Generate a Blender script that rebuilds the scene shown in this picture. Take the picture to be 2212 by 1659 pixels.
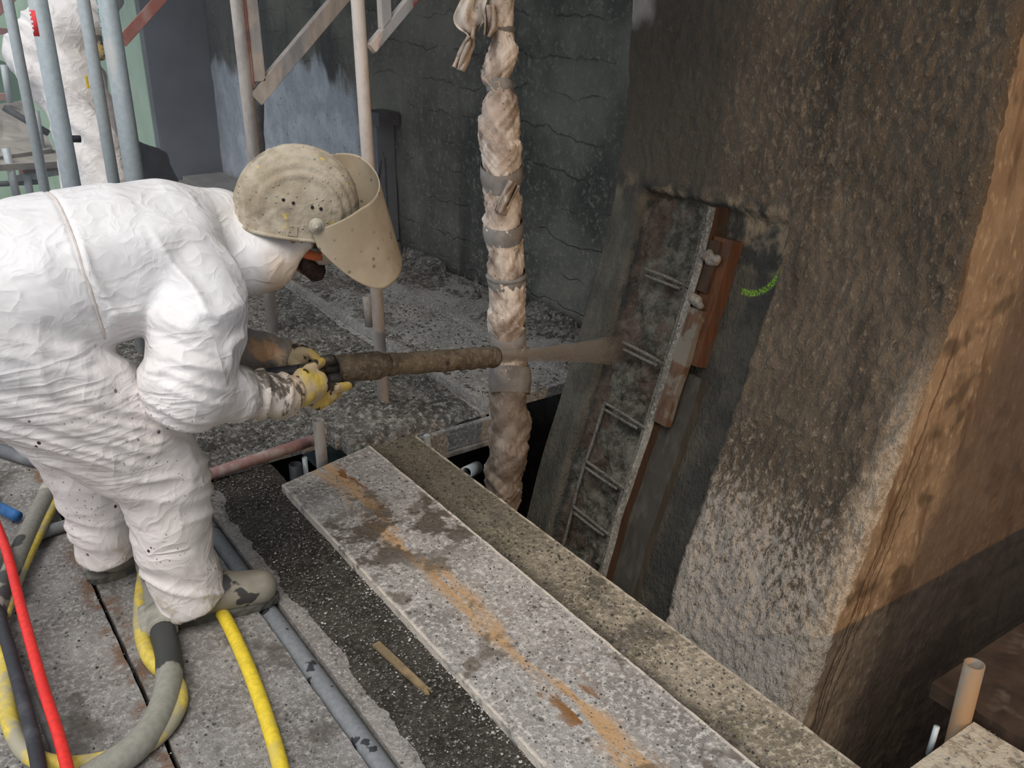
import bpy, math, random
import numpy as np
from mathutils import Vector, Matrix

for _o in list(bpy.data.objects):
    bpy.data.objects.remove(_o, do_unlink=True)
SC = bpy.context.scene
COL = SC.collection
rng = np.random.default_rng(7)
random.seed(7)

# ------------------------------------------------------------------ camera
# world: X runs across the scaffold towards the concrete pier, Y along the planks, Z up, plank tops at z = 0
FPX, TH, AZ, CAMH = 2000.0, math.radians(23.0), math.radians(34.5), 1.62
cam = bpy.data.cameras.new('camera')
cam.sensor_width = 36.0
cam.lens = 36.0 * FPX / 2212.0
cam.clip_start = 0.05
camo = bpy.data.objects.new('camera', cam)
COL.objects.link(camo)
camo.location = (0, 0, CAMH)
camo.rotation_euler = (math.pi / 2 - TH, 0, -AZ)
SC.camera = camo

# ------------------------------------------------------------------ light
world = bpy.data.worlds.new('world')
SC.world = world
world.use_nodes = True
_bg = world.node_tree.nodes['Background']
_bg.inputs[0].default_value = (0.87, 0.92, 1.0, 1)      # even overcast sky
_bg.inputs[1].default_value = 0.74


def add_light(name, kind, loc, target, energy, color, **kw):
    l = bpy.data.lights.new(name, kind)
    l.energy = energy
    l.color = color
    for k, v in kw.items():
        setattr(l, k, v)
    o = bpy.data.objects.new(name, l)
    COL.objects.link(o)
    o.location = loc
    o.rotation_euler = (Vector(target) - Vector(loc)).to_track_quat('-Z', 'Y').to_euler()
    return o


add_light('sun', 'SUN', (-1.9, 0.2, 5.6), (0.3, 2.2, 0.6), 2.0, (1.0, 0.93, 0.86), angle=math.radians(45))
# unseen warm spot added behind the camera at right, lights the pier end face
LAMP = (1.72, -1.9, 1.46)
add_light('added_spot', 'SPOT', LAMP, (2.45, 1.5, 0.75), 165, (1.0, 0.62, 0.30),
          spot_size=math.radians(50), spot_blend=0.6, shadow_soft_size=0.04)

SC.view_settings.view_transform = 'Standard'
SC.view_settings.look = 'None'
SC.view_settings.gamma = 1
SC.view_settings.use_curve_mapping = False
SC.view_settings.exposure = 0.14
SC.cycles.use_adaptive_sampling = True
SC.cycles.adaptive_threshold = 0.05
SC.cycles.max_bounces = 4
SC.cycles.diffuse_bounces = 3
SC.cycles.glossy_bounces = 2
SC.cycles.transmission_bounces = 3
SC.cycles.volume_bounces = 0
SC.cycles.caustics_reflective = False
SC.cycles.caustics_refractive = False

# ------------------------------------------------------------------ geometry helpers
_fw = np.array([math.sin(AZ) * math.cos(TH), math.cos(AZ) * math.cos(TH), -math.sin(TH)])
_rt = np.array([math.cos(AZ), -math.sin(AZ), 0.0])
_up = np.cross(_rt, _fw)
_C = np.array([0, 0, CAMH])


def at(px, py, z=None, x=None, y=None, d=None):
    """survey helper: a point of the photograph put at a known height / plane of the place"""
    r = _fw + _rt * (px - 1106) / FPX + _up * (829.5 - py) / FPX
    if z is not None:
        t = (z - CAMH) / r[2]
    elif x is not None:
        t = x / r[0]
    elif y is not None:
        t = y / r[1]
    else:
        t = d
    return _C + r * t


def mk(name, v, f, mat=None, parent=None, smooth=True, label=None, cat=None, group=None, kind=None):
    me = bpy.data.meshes.new(name)
    v = np.asarray(v, dtype=np.float64)
    if isinstance(f, np.ndarray):
        n, k = f.shape
        me.vertices.add(len(v))
        me.vertices.foreach_set('co', v.ravel())
        me.loops.add(n * k)
        me.loops.foreach_set('vertex_index', f.ravel().astype(np.int32))
        me.polygons.add(n)
        me.polygons.foreach_set('loop_start', np.arange(0, n * k, k, dtype=np.int32))
        me.polygons.foreach_set('loop_total', np.full(n, k, dtype=np.int32))
        me.update(calc_edges=True)
        me.validate()
    else:
        me.from_pydata([tuple(p) for p in v], [], f)
    me.polygons.foreach_set('use_smooth', np.full(len(me.polygons), smooth))
    if mat:
        for m in (mat if isinstance(mat, (list, tuple)) else [mat]):
            me.materials.append(m)
    o = bpy.data.objects.new(name, me)
    COL.objects.link(o)
    if parent:
        o.parent = parent
    tag(o, label, cat, group, kind)
    return o


def tag(o, label=None, cat=None, group=None, kind=None):
    if label:
        o['label'] = label
    if cat:
        o['category'] = cat
    if group:
        o['group'] = group
    if kind:
        o['kind'] = kind
    return o


def thing(name, label=None, cat=None, group=None, kind=None, loc=(0, 0, 0)):
    o = bpy.data.objects.new(name, None)
    o.empty_display_size = 0.1
    COL.objects.link(o)
    o.location = loc
    return tag(o, label, cat, group, kind)


def put(child, parent):
    """parent while keeping the world position (the parents here only carry a location)"""
    child.parent = parent
    child.matrix_parent_inverse = Matrix.Translation(parent.location).inverted()
    return child


def box_vf(x0, x1, y0, y1, z0, z1, b=0.0):
    import bmesh
    bm = bmesh.new()
    bmesh.ops.create_cube(bm, size=1)
    for q in bm.verts:
        q.co = Vector(((x0 + x1) / 2 + q.co.x * (x1 - x0), (y0 + y1) / 2 + q.co.y * (y1 - y0), (z0 + z1) / 2 + q.co.z * (z1 - z0)))
    if b:
        bmesh.ops.bevel(bm, geom=bm.edges[:], offset=b, segments=2, affect='EDGES')
    bm.verts.index_update()
    v = [tuple(q.co) for q in bm.verts]
    f = [[q.index for q in p.verts] for p in bm.faces]
    bm.free()
    return v, f


def box(name, x0, x1, y0, y1, z0, z1, mat, parent=None, b=0.003, **k):
    v, f = box_vf(x0, x1, y0, y1, z0, z1, b)
    return mk(name, v, f, mat, parent, smooth=False, **k)


def obox(name, p0, p1, w, t, mat, parent=None, side=(0, 1, 0), b=0.002, **k):
    """a bar from p0 to p1, w across `side`, t the other way"""
    p0, p1 = np.array(p0, float), np.array(p1, float)
    a = p1 - p0
    L = np.linalg.norm(a)
    a /= L
    s = np.array(side, float)
    s -= a * (s @ a)
    s /= np.linalg.norm(s)
    n = np.cross(a, s)
    v, f = box_vf(0, L, -w / 2, w / 2, -t / 2, t / 2, b)
    v = np.array(v)
    return mk(name, p0 + v[:, :1] * a + v[:, 1:2] * s + v[:, 2:] * n, f, mat, parent, smooth=False, **k)


def catmull(P, n):
    P = np.asarray(P, float)
    Q = np.vstack([2 * P[0] - P[1], P, 2 * P[-1] - P[-2]])
    out = []
    for i in range(1, len(Q) - 2):
        t = np.linspace(0, 1, n, endpoint=False)[:, None]
        a, b, c, d = Q[i - 1], Q[i], Q[i + 1], Q[i + 2]
        out.append(.5 * ((2 * b) + (-a + c) * t + (2 * a - 5 * b + 4 * c - d) * t ** 2 + (-a + 3 * b - 3 * c + d) * t ** 3))
    out.append(P[-1:])
    return np.vstack(out)


def tube_vf(P, r, n=14, caps=True):
    P = np.asarray(P, float)
    m = len(P)
    r = np.broadcast_to(np.asarray(r, float), (m,)) if np.ndim(r) < 2 else np.asarray(r)
    T = np.gradient(P, axis=0)
    T /= np.linalg.norm(T, axis=1)[:, None]
    u = np.array([0, 0, 1.]) if abs(T[0][2]) < .9 else np.array([1., 0, 0])
    u = u - T[0] * (u @ T[0])
    u /= np.linalg.norm(u)
    V = []
    ang = np.linspace(0, 2 * np.pi, n, endpoint=False)
    for i in range(m):
        u = u - T[i] * (u @ T[i])
        u /= np.linalg.norm(u)
        w = np.cross(T[i], u)
        rr = r[i]
        V.append(P[i] + np.cos(ang)[:, None] * u * np.reshape(rr, (-1, 1)) + np.sin(ang)[:, None] * w * np.reshape(rr, (-1, 1)))
    V = np.vstack(V)
    F = []
    for i in range(m - 1):
        for j in range(n):
            k = (j + 1) % n
            F.append([i * n + j, i * n + k, (i + 1) * n + k, (i + 1) * n + j])
    if caps:
        F.append(list(range(n))[::-1])
        F.append(list(range((m - 1) * n, m * n)))
    return V, F


def tube(name, P, r, mat, parent=None, n=14, sub=0, **k):
    P = np.asarray(P, float)
    if sub:
        if np.ndim(r) == 1:
            r = catmull(np.asarray(r, float)[:, None], sub)[:, 0]
        P = catmull(P, sub)
    v, f = tube_vf(P, r, n)
    return mk(name, v, f, mat, parent, **k)


def pipe_vf(p0, p1, ro, ri, n=20):
    """open-ended pipe with wall thickness, like a cut scaffold tube"""
    p0, p1 = np.array(p0, float), np.array(p1, float)
    V1, _ = tube_vf([p0, p1], ro, n, False)
    V2, _ = tube_vf([p0, p1], ri, n, False)
    V = np.vstack([V1, V2])
    F = []
    m = 2 * n
    for j in range(n):
        k = (j + 1) % n
        F += [[j, k, n + k, n + j], [m + k, m + j, m + n + j, m + n + k],
              [n + j, n + k, m + n + k, m + n + j], [k, j, m + j, m + k]]
    return V, F


def lathe_vf(p0, axis, prof, n=28, up=(0, 0, 1)):
    """prof: list of (distance along axis, radius)"""
    a = np.array(axis, float)
    a /= np.linalg.norm(a)
    u = np.array(up, float)
    u -= a * (u @ a)
    u /= np.linalg.norm(u)
    w = np.cross(a, u)
    ang = np.linspace(0, 2 * np.pi, n, endpoint=False)
    V = np.vstack([np.array(p0) + a * h + r * (np.cos(ang)[:, None] * u + np.sin(ang)[:, None] * w) for h, r in prof])
    F = []
    for i in range(len(prof) - 1):
        for j in range(n):
            k = (j + 1) % n
            F.append([i * n + j, i * n + k, (i + 1) * n + k, (i + 1) * n + j])
    F.append(list(range(n))[::-1])
    F.append(list(range((len(prof) - 1) * n, len(prof) * n)))
    return V, F


# value noise on points
def _hash(i, j, k, s):
    h = (i * 374761393 + j * 668265263 + k * 2147483647 + s * 1274126177).astype(np.int64)
    h = (h ^ (h >> 13)) * 1274126177
    h = h ^ (h >> 16)
    return (h & 0xffff).astype(np.float64) / 65535.0


def vnoise(p, s=0):
    p = np.asarray(p, float)
    i = np.floor(p).astype(np.int64)
    f = p - i
    f = f * f * (3 - 2 * f)
    r = 0
    for dx in (0, 1):
        for dy in (0, 1):
            for dz in (0, 1):
                w = (f[:, 0] if dx else 1 - f[:, 0]) * (f[:, 1] if dy else 1 - f[:, 1]) * (f[:, 2] if dz else 1 - f[:, 2])
                r = r + w * _hash(i[:, 0] + dx, i[:, 1] + dy, i[:, 2] + dz, s)
    return r


def fbm(p, o=4, s=0, g=.5):
    p = np.asarray(p, float)
    r, a, t = 0, 1, 0
    for k in range(o):
        r = r + a * vnoise(p * 2.03 ** k + 17.3 * k, s + k)
        t += a
        a *= g
    return r / t


def grid_faces(a, b):
    i, j = np.meshgrid(np.arange(a - 1), np.arange(b - 1), indexing='ij')
    q = (i * b + j).ravel()
    return np.stack([q, q + b, q + b + 1, q + 1], axis=1)


# signed distance fields -> one continuous surface
class Field:
    def __init__(s, lo, hi, h):
        s.h = h
        s.lo = np.array(lo, float)
        s.n = np.ceil((np.array(hi) - s.lo) / h).astype(int) + 1
        s.f = np.full(s.n, .25, np.float32)

    def _sl(s, lo, hi):
        a = np.clip(np.floor((np.asarray(lo) - s.lo) / s.h).astype(int), 0, s.n - 1)
        b = np.clip(np.ceil((np.asarray(hi) - s.lo) / s.h).astype(int) + 1, a + 1, s.n)
        ax = [(s.lo[k] + s.h * np.arange(a[k], b[k])).astype(np.float32) for k in range(3)]
        return tuple(slice(a[k], b[k]) for k in range(3)), np.meshgrid(*ax, indexing='ij', sparse=True)

    def _join(s, sl, d, k):
        o = s.f[sl]
        hh = np.clip(.5 + .5 * (o - d) / k, 0, 1)
        s.f[sl] = o * (1 - hh) + d * hh - k * hh * (1 - hh)

    def chain(s, P, R, k=.03, sc=(1, 1, 1)):
        P = np.asarray(P, float)
        R = np.broadcast_to(np.asarray(R, float), (len(P),))
        pad = (R.max() + .09) / min(min(sc), 1)
        sl, (X, Y, Z) = s._sl(P.min(0) - pad, P.max(0) + pad)
        sx, sy, sz = sc
        D = None
        for i in range(max(1, len(P) - 1)):
            a = P[i] * sc
            b = P[min(i + 1, len(P) - 1)] * sc
            ba = b - a
            L = float(ba @ ba) + 1e-12
            qx, qy, qz = X * sx - a[0], Y * sy - a[1], Z * sz - a[2]
            t = np.clip((qx * ba[0] + qy * ba[1] + qz * ba[2]) / L, 0, 1)
            d = np.sqrt((qx - t * ba[0]) ** 2 + (qy - t * ba[1]) ** 2 + (qz - t * ba[2]) ** 2) - (R[i] + t * (R[min(i + 1, len(P) - 1)] - R[i]))
            D = d if D is None else np.minimum(D, d)
        s._join(sl, D.astype(np.float32), k)

    def cut(s, p, n, lo=None, hi=None):
        """remove the half-space in front of plane (p, n)"""
        sl, (X, Y, Z) = s._sl(lo if lo is not None else s.lo, hi if hi is not None else s.lo + s.h * s.n)
        d = ((X - p[0]) * n[0] + (Y - p[1]) * n[1] + (Z - p[2]) * n[2]).astype(np.float32)
        s.f[sl] = np.maximum(s.f[sl], d)

    def mesh(s):
        f, n = s.f, s.n
        ins = f < 0
        c = np.zeros(n - 1, np.int8)
        for dx in (0, 1):
            for dy in (0, 1):
                for dz in (0, 1):
                    c += ins[dx:n[0] - 1 + dx, dy:n[1] - 1 + dy, dz:n[2] - 1 + dz]
        cell = np.argwhere((c > 0) & (c < 8))
        idx = -np.ones(n - 1, np.int64)
        idx[cell[:, 0], cell[:, 1], cell[:, 2]] = np.arange(len(cell))
        acc = np.zeros((len(cell), 3))
        cnt = np.zeros(len(cell))
        cor = [(dx, dy, dz) for dx in (0, 1) for dy in (0, 1) for dz in (0, 1)]
        val = {q: f[cell[:, 0] + q[0], cell[:, 1] + q[1], cell[:, 2] + q[2]] for q in cor}
        for q in cor:
            for ax in range(3):
                if q[ax]:
                    continue
                p = list(q)
                p[ax] = 1
                p = tuple(p)
                a, b = val[q], val[p]
                m = (a < 0) != (b < 0)
                t = a[m] / (a[m] - b[m])
                e = np.zeros((m.sum(), 3)) + np.array(q)
                e[:, ax] += t
                acc[m] += e
                cnt[m] += 1
        V = s.lo + s.h * (cell + acc / cnt[:, None])
        F = []
        for ax in range(3):
            o1, o2 = [(1, 2), (2, 0), (0, 1)][ax]
            sh = list(n)
            sh[ax] -= 1
            sl0 = [slice(None)] * 3
            sl1 = [slice(None)] * 3
            sl0[ax] = slice(0, n[ax] - 1)
            sl1[ax] = slice(1, n[ax])
            a, b = ins[tuple(sl0)], ins[tuple(sl1)]
            e = np.argwhere(a != b)
            e = e[(e[:, o1] > 0) & (e[:, o2] > 0) & (e[:, o1] < n[o1] - 1) & (e[:, o2] < n[o2] - 1)]
            fl = a[e[:, 0], e[:, 1], e[:, 2]]
            g = []
            for d1, d2 in ((1, 1), (0, 1), (0, 0), (1, 0)):
                q = e.copy()
                q[:, o1] -= d1
                q[:, o2] -= d2
                g.append(idx[q[:, 0], q[:, 1], q[:, 2]])
            g = np.stack(g, 1)
            g[~fl] = g[~fl][:, ::-1]
            F.append(g)
        return V, np.vstack(F)


def vnormals(V, F):
    a = np.cross(V[F[:, 2]] - V[F[:, 0]], V[F[:, 3]] - V[F[:, 1]])
    N = np.zeros_like(V)
    for k in range(4):
        np.add.at(N, F[:, k], a)
    return N / (np.linalg.norm(N, axis=1)[:, None] + 1e-12)


def relax(V, F, it=2, w=.5):
    for _ in range(it):
        A = np.zeros_like(V)
        c = np.zeros(len(V))
        for k in range(4):
            for q in (1, 3):
                np.add.at(A, F[:, k], V[F[:, (k + q) % 4]])
                np.add.at(c, F[:, k], 1)
        V = V * (1 - w) + w * A / np.maximum(c, 1)[:, None]
    return V


# ------------------------------------------------------------------ material helpers
class NT:
    def __init__(s, name):
        s.m = bpy.data.materials.new(name)
        s.m.use_nodes = True
        s.t = s.m.node_tree
        s.b = s.t.nodes['Principled BSDF']
        s.g = s.t.nodes.new('ShaderNodeNewGeometry')
        s.P = s.g.outputs['Position']

    def put(s, sock, v):
        if isinstance(v, bpy.types.NodeSocket):
            s.t.links.new(v, sock)
        elif isinstance(v, (tuple, list)) and len(v) == 3 and sock.type == 'RGBA':
            sock.default_value = (*v, 1)
        else:
            sock.default_value = v

    def vec(s, scale, off=(0, 0, 0), src=None):
        n = s.t.nodes.new('ShaderNodeMapping')
        s.put(n.inputs['Vector'], src or s.P)
        n.inputs['Scale'].default_value = scale
        n.inputs['Location'].default_value = off
        return n.outputs[0]

    def sep(s, src=None):
        n = s.t.nodes.new('ShaderNodeSeparateXYZ')
        s.put(n.inputs[0], src or s.P)
        return n.outputs

    def noise(s, scale, detail=4, rough=.55, vec=None, dist=0):
        n = s.t.nodes.new('ShaderNodeTexNoise')
        s.put(n.inputs['Vector'], vec or s.P)
        n.inputs['Scale'].default_value = scale
        n.inputs['Detail'].default_value = min(detail, 3.6)
        n.inputs['Roughness'].default_value = rough
        n.inputs['Distortion'].default_value = dist
        return n.outputs[0]

    def vor(s, scale, vec=None, feature='F1', rnd=1):
        n = s.t.nodes.new('ShaderNodeTexVoronoi')
        n.feature = feature
        s.put(n.inputs['Vector'], vec or s.P)
        n.inputs['Scale'].default_value = scale
        n.inputs['Randomness'].default_value = rnd
        return n.outputs['Distance']

    def mth(s, op, a, b=0.0, c=None):
        n = s.t.nodes.new('ShaderNodeMath')
        n.operation = op
        s.put(n.inputs[0], a)
        s.put(n.inputs[1], b)
        if c is not None:
            s.put(n.inputs[2], c)
        return n.outputs[0]

    def rng(s, v, a, b, lo=0.0, hi=1.0, smooth=True):
        n = s.t.nodes.new('ShaderNodeMapRange')
        n.interpolation_type = 'SMOOTHSTEP' if smooth else 'LINEAR'
        n.clamp = True
        s.put(n.inputs[0], v)
        for k, q in zip((1, 2, 3, 4), (a, b, lo, hi)):
            n.inputs[k].default_value = q
        return n.outputs[0]

    def mix(s, f, a, b, mode='MIX'):
        n = s.t.nodes.new('ShaderNodeMix')
        n.data_type = 'RGBA'
        n.blend_type = mode
        s.put(n.inputs[0], f)
        s.put(n.inputs[6], a)
        s.put(n.inputs[7], b)
        return n.outputs[2]

    def bump(s, h, strength=.5, dist=.01, nrm=None):
        n = s.t.nodes.new('ShaderNodeBump')
        n.inputs['Strength'].default_value = strength
        n.inputs['Distance'].default_value = dist
        s.put(n.inputs['Height'], h)
        if nrm:
            s.put(n.inputs['Normal'], nrm)
        return n.outputs[0]

    def out(s, col, rough=.8, nrm=None, metal=0.0, spec=.4):
        s.put(s.b.inputs['Base Color'], col)
        s.put(s.b.inputs['Roughness'], rough)
        s.put(s.b.inputs['Metallic'], metal)
        s.put(s.b.inputs['Specular IOR Level'], spec)
        if nrm:
            s.put(s.b.inputs['Normal'], nrm)
        return s.m


def plain(name, col, rough=.7, var=.25, scale=25, bump=.25, metal=0.0, bd=.004, dust=None, dustlo=.5, dusthi=.7, spec=.4):
    n = NT(name)
    a = n.noise(scale, 5)
    c = n.mix(n.rng(a, .3, .7), tuple(q * (1 - var) for q in col), tuple(min(1, q * (1 + var)) for q in col))
    if dust:
        c = n.mix(n.rng(n.noise(scale * .6, 6, .65), dustlo, dusthi), c, dust)
    return n.out(c, rough, n.bump(a, bump, bd), metal, spec)


def gritty(name, dark, mid, light, big=5, fine=110, lo=.35, hi=.65, extra=None, bump=.8, bd=.006, specks=.3, rough=.9):
    """dried shotcrete dust and grit on whatever lies below"""
    n = NT(name)
    a = n.noise(big, 6, .6)
    b = n.noise(fine, 5, .7)
    b2 = n.noise(fine * 2.6, 3, .6)
    c = n.mix(n.rng(a, lo, hi), dark, mid)
    c = n.mix(n.rng(b, .45, .68), c, light)
    c = n.mix(n.rng(b2, .60, .70), c, tuple(q * .35 for q in dark))
    v = n.vor(fine * .55)
    c = n.mix(n.rng(v, .10, .20, specks, 0), c, (.52, .50, .47))
    c = n.mix(n.rng(n.vor(fine * .23, n.vec((1, 1, 1), (3.3, 1.7, .2))), .07, .12, .8, 0), c, tuple(q * .3 for q in dark))
    h = n.mth('ADD', b, n.mth('MULTIPLY', b2, .5))
    if extra:
        c = extra(n, c, a, b)
    return n.out(c, rough, n.bump(h, bump, bd), 0, .25)

# ------------------------------------------------------------------ materials
def _stripe(n, c, a, b):
    """bare orange wood where boots wear the crust off, damp patches"""
    s = n.sep()
    dx = n.mth('ABSOLUTE', n.mth('SUBTRACT', s[0], n.mth('ADD', 1.075, n.mth('MULTIPLY', n.noise(3, 2), .09))))
    w = n.mth('MULTIPLY', n.rng(dx, .012, .060, 1, 0), n.rng(n.noise(13, 6, .7, n.vec((1.4, .22, 1))), .42, .56))
    c = n.mix(w, c, (.50, .32, .17))
    w = n.mth('MULTIPLY', n.rng(dx, .03, .10, 1, 0), n.rng(n.noise(9, 5, .65, n.vec((1.3, .5, 1), (.4, 0, 0))), .58, .64))
    c = n.mix(w, c, (.24, .11, .035))
    dy = n.mth('ABSOLUTE', n.mth('SUBTRACT', s[1], 2.30))
    w = n.mth('MULTIPLY', n.rng(dy, .10, .30, 1, 0), n.rng(n.noise(9, 5, .65, n.vec((1, 1, 1), (5, 2, 0))), .46, .54))
    c = n.mix(n.mth('MULTIPLY', w, .85), c, (.075, .058, .040))
    w = n.mth('MULTIPLY', n.rng(n.noise(6, 5, .65, n.vec((1, 1, 1), (8, 3, 0))), .60, .66), .7)
    c = n.mix(w, c, (.11, .085, .055))
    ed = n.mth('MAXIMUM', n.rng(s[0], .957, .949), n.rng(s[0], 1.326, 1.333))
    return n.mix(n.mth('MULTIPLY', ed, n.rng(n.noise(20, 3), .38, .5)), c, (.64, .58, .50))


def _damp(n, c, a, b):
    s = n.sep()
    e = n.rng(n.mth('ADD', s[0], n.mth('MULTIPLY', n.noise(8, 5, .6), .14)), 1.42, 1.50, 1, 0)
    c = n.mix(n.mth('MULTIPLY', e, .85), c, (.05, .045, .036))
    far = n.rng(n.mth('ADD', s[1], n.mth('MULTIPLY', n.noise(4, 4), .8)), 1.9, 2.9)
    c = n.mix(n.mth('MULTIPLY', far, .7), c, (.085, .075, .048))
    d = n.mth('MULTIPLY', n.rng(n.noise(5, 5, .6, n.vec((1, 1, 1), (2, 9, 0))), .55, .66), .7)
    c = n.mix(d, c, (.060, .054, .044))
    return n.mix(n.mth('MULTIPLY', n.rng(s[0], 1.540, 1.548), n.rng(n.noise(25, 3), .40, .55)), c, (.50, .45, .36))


def _stain(n, c, a, b):
    s = n.sep()
    d = n.rng(n.noise(4.2, 6, .65, n.vec((1.2, .8, 1), (1, 4, 0))), .53, .64)
    c = n.mix(n.mth('MULTIPLY', d, .75), c, (.085, .075, .062))
    e = n.mth('ABSOLUTE', n.mth('SUBTRACT', s[0], .278))
    e = n.mth('MULTIPLY', n.rng(e, .01, .06, 1, 0), n.rng(n.noise(14, 5), .45, .62))
    return n.mix(e, c, (.17, .105, .07))


M_plank_left = gritty('crusted_plank_left', (.17, .16, .15), (.26, .25, .24), (.40, .385, .365), fine=62, extra=_stain)
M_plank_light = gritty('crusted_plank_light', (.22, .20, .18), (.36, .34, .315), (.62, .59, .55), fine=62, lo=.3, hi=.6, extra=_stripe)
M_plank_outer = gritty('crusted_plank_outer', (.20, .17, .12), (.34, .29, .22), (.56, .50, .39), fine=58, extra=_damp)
M_plank_dirty = gritty('dirty_plank', (.20, .18, .165), (.30, .28, .26), (.42, .40, .38), fine=90)
M_plank_far = gritty('far_plank', (.17, .17, .165), (.28, .28, .27), (.42, .42, .40), fine=70)
M_dirt = gritty('wet_dirt', (.028, .024, .018), (.060, .053, .043), (.12, .11, .095), big=7, fine=80, specks=.35, bump=1, bd=.010)
M_rubble = gritty('shotcrete_rebound', (.062, .060, .055), (.155, .151, .140), (.33, .325, .30), big=6, fine=40, specks=.5, bump=1, bd=.020)
M_pebble = plain('pebble', (.20, .195, .185), .85, .6, 60, .3)
M_pebble_dark = plain('pebble_dark', (.06, .056, .05), .85, .6, 60, .3)
M_pebble_white = plain('pebble_white', (.48, .47, .445), .85, .2, 60, .3)


def _wallback():
    n = NT('damp_board_marked_concrete')
    s = n.sep()
    a = n.noise(1.6, 6, .62)
    b = n.noise(38, 5, .7)
    col = n.mix(n.rng(a, .35, .68), (.056, .060, .055), (.165, .170, .145))
    col = n.mix(n.rng(b, .50, .72), col, (.22, .22, .19))
    st = n.noise(3.2, 4, .6, n.vec((1, 1, .16), (0, 1, 0)))
    col = n.mix(n.mth('MULTIPLY', n.rng(st, .52, .66), .75), col, (.035, .035, .036))
    # dry pale patch with a ragged tide line above it
    rag = n.mth('ADD', n.mth('MULTIPLY', n.noise(2.6, 6, .62, n.vec((1, 1, .45))), .9), s[2])
    dry = n.mth('MULTIPLY', n.rng(rag, 1.58, 1.42, 0, 1), n.rng(n.mth('ADD', s[1], n.mth('MULTIPLY', n.noise(1.8, 4), .5)), 5.95, 6.15))
    pale = n.mix(n.rng(n.noise(5, 6, .65), .35, .7), (.38, .44, .52), (.60, .66, .73))
    pale = n.mix(n.rng(n.noise(26, 5, .7), .60, .70), pale, (.20, .23, .27))
    col = n.mix(dry, col, pale)
    # board joints every 0.24 m, cracked
    zz = n.mth('ADD', s[2], n.mth('MULTIPLY', n.noise(2.2, 5, .68), .22))
    fr = n.mth('ABSOLUTE', n.mth('SUBTRACT', n.mth('FRACT', n.mth('DIVIDE', zz, .17)), .5))
    br = n.rng(n.noise(3.5, 4, .65), .43, .58)
    ln = n.mth('MULTIPLY', n.mth('MULTIPLY', n.rng(fr, .0, .035, 1, 0), br), n.mth('SUBTRACT', 1.0, n.mth('MULTIPLY', dry, .8)))
    col = n.mix(n.mth('MULTIPLY', ln, .22), col, (.018, .018, .017))
    h = n.mth('SUBTRACT', n.mth('ADD', b, n.mth('MULTIPLY', n.noise(9, 5), 1.5)), n.mth('MULTIPLY', ln, .8))
    return n.out(col, .88, n.bump(h, .8, .012), 0, .3)


M_wall_back = _wallback()
M_wall_dark = plain('smooth_dark_concrete', (.12, .14, .17), .85, .22, 3, .3)
M_wall_green = plain('pale_green_paint', (.40, .56, .44), .7, .10, 3, .1, dust=(.50, .60, .52))
M_shade_slab = plain('shade_slab_concrete', (.10, .10, .098), .9, .2, 6, .2)
M_ground = plain('dark_ground', (.035, .035, .04), .95, .3, 5, .3)


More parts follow.
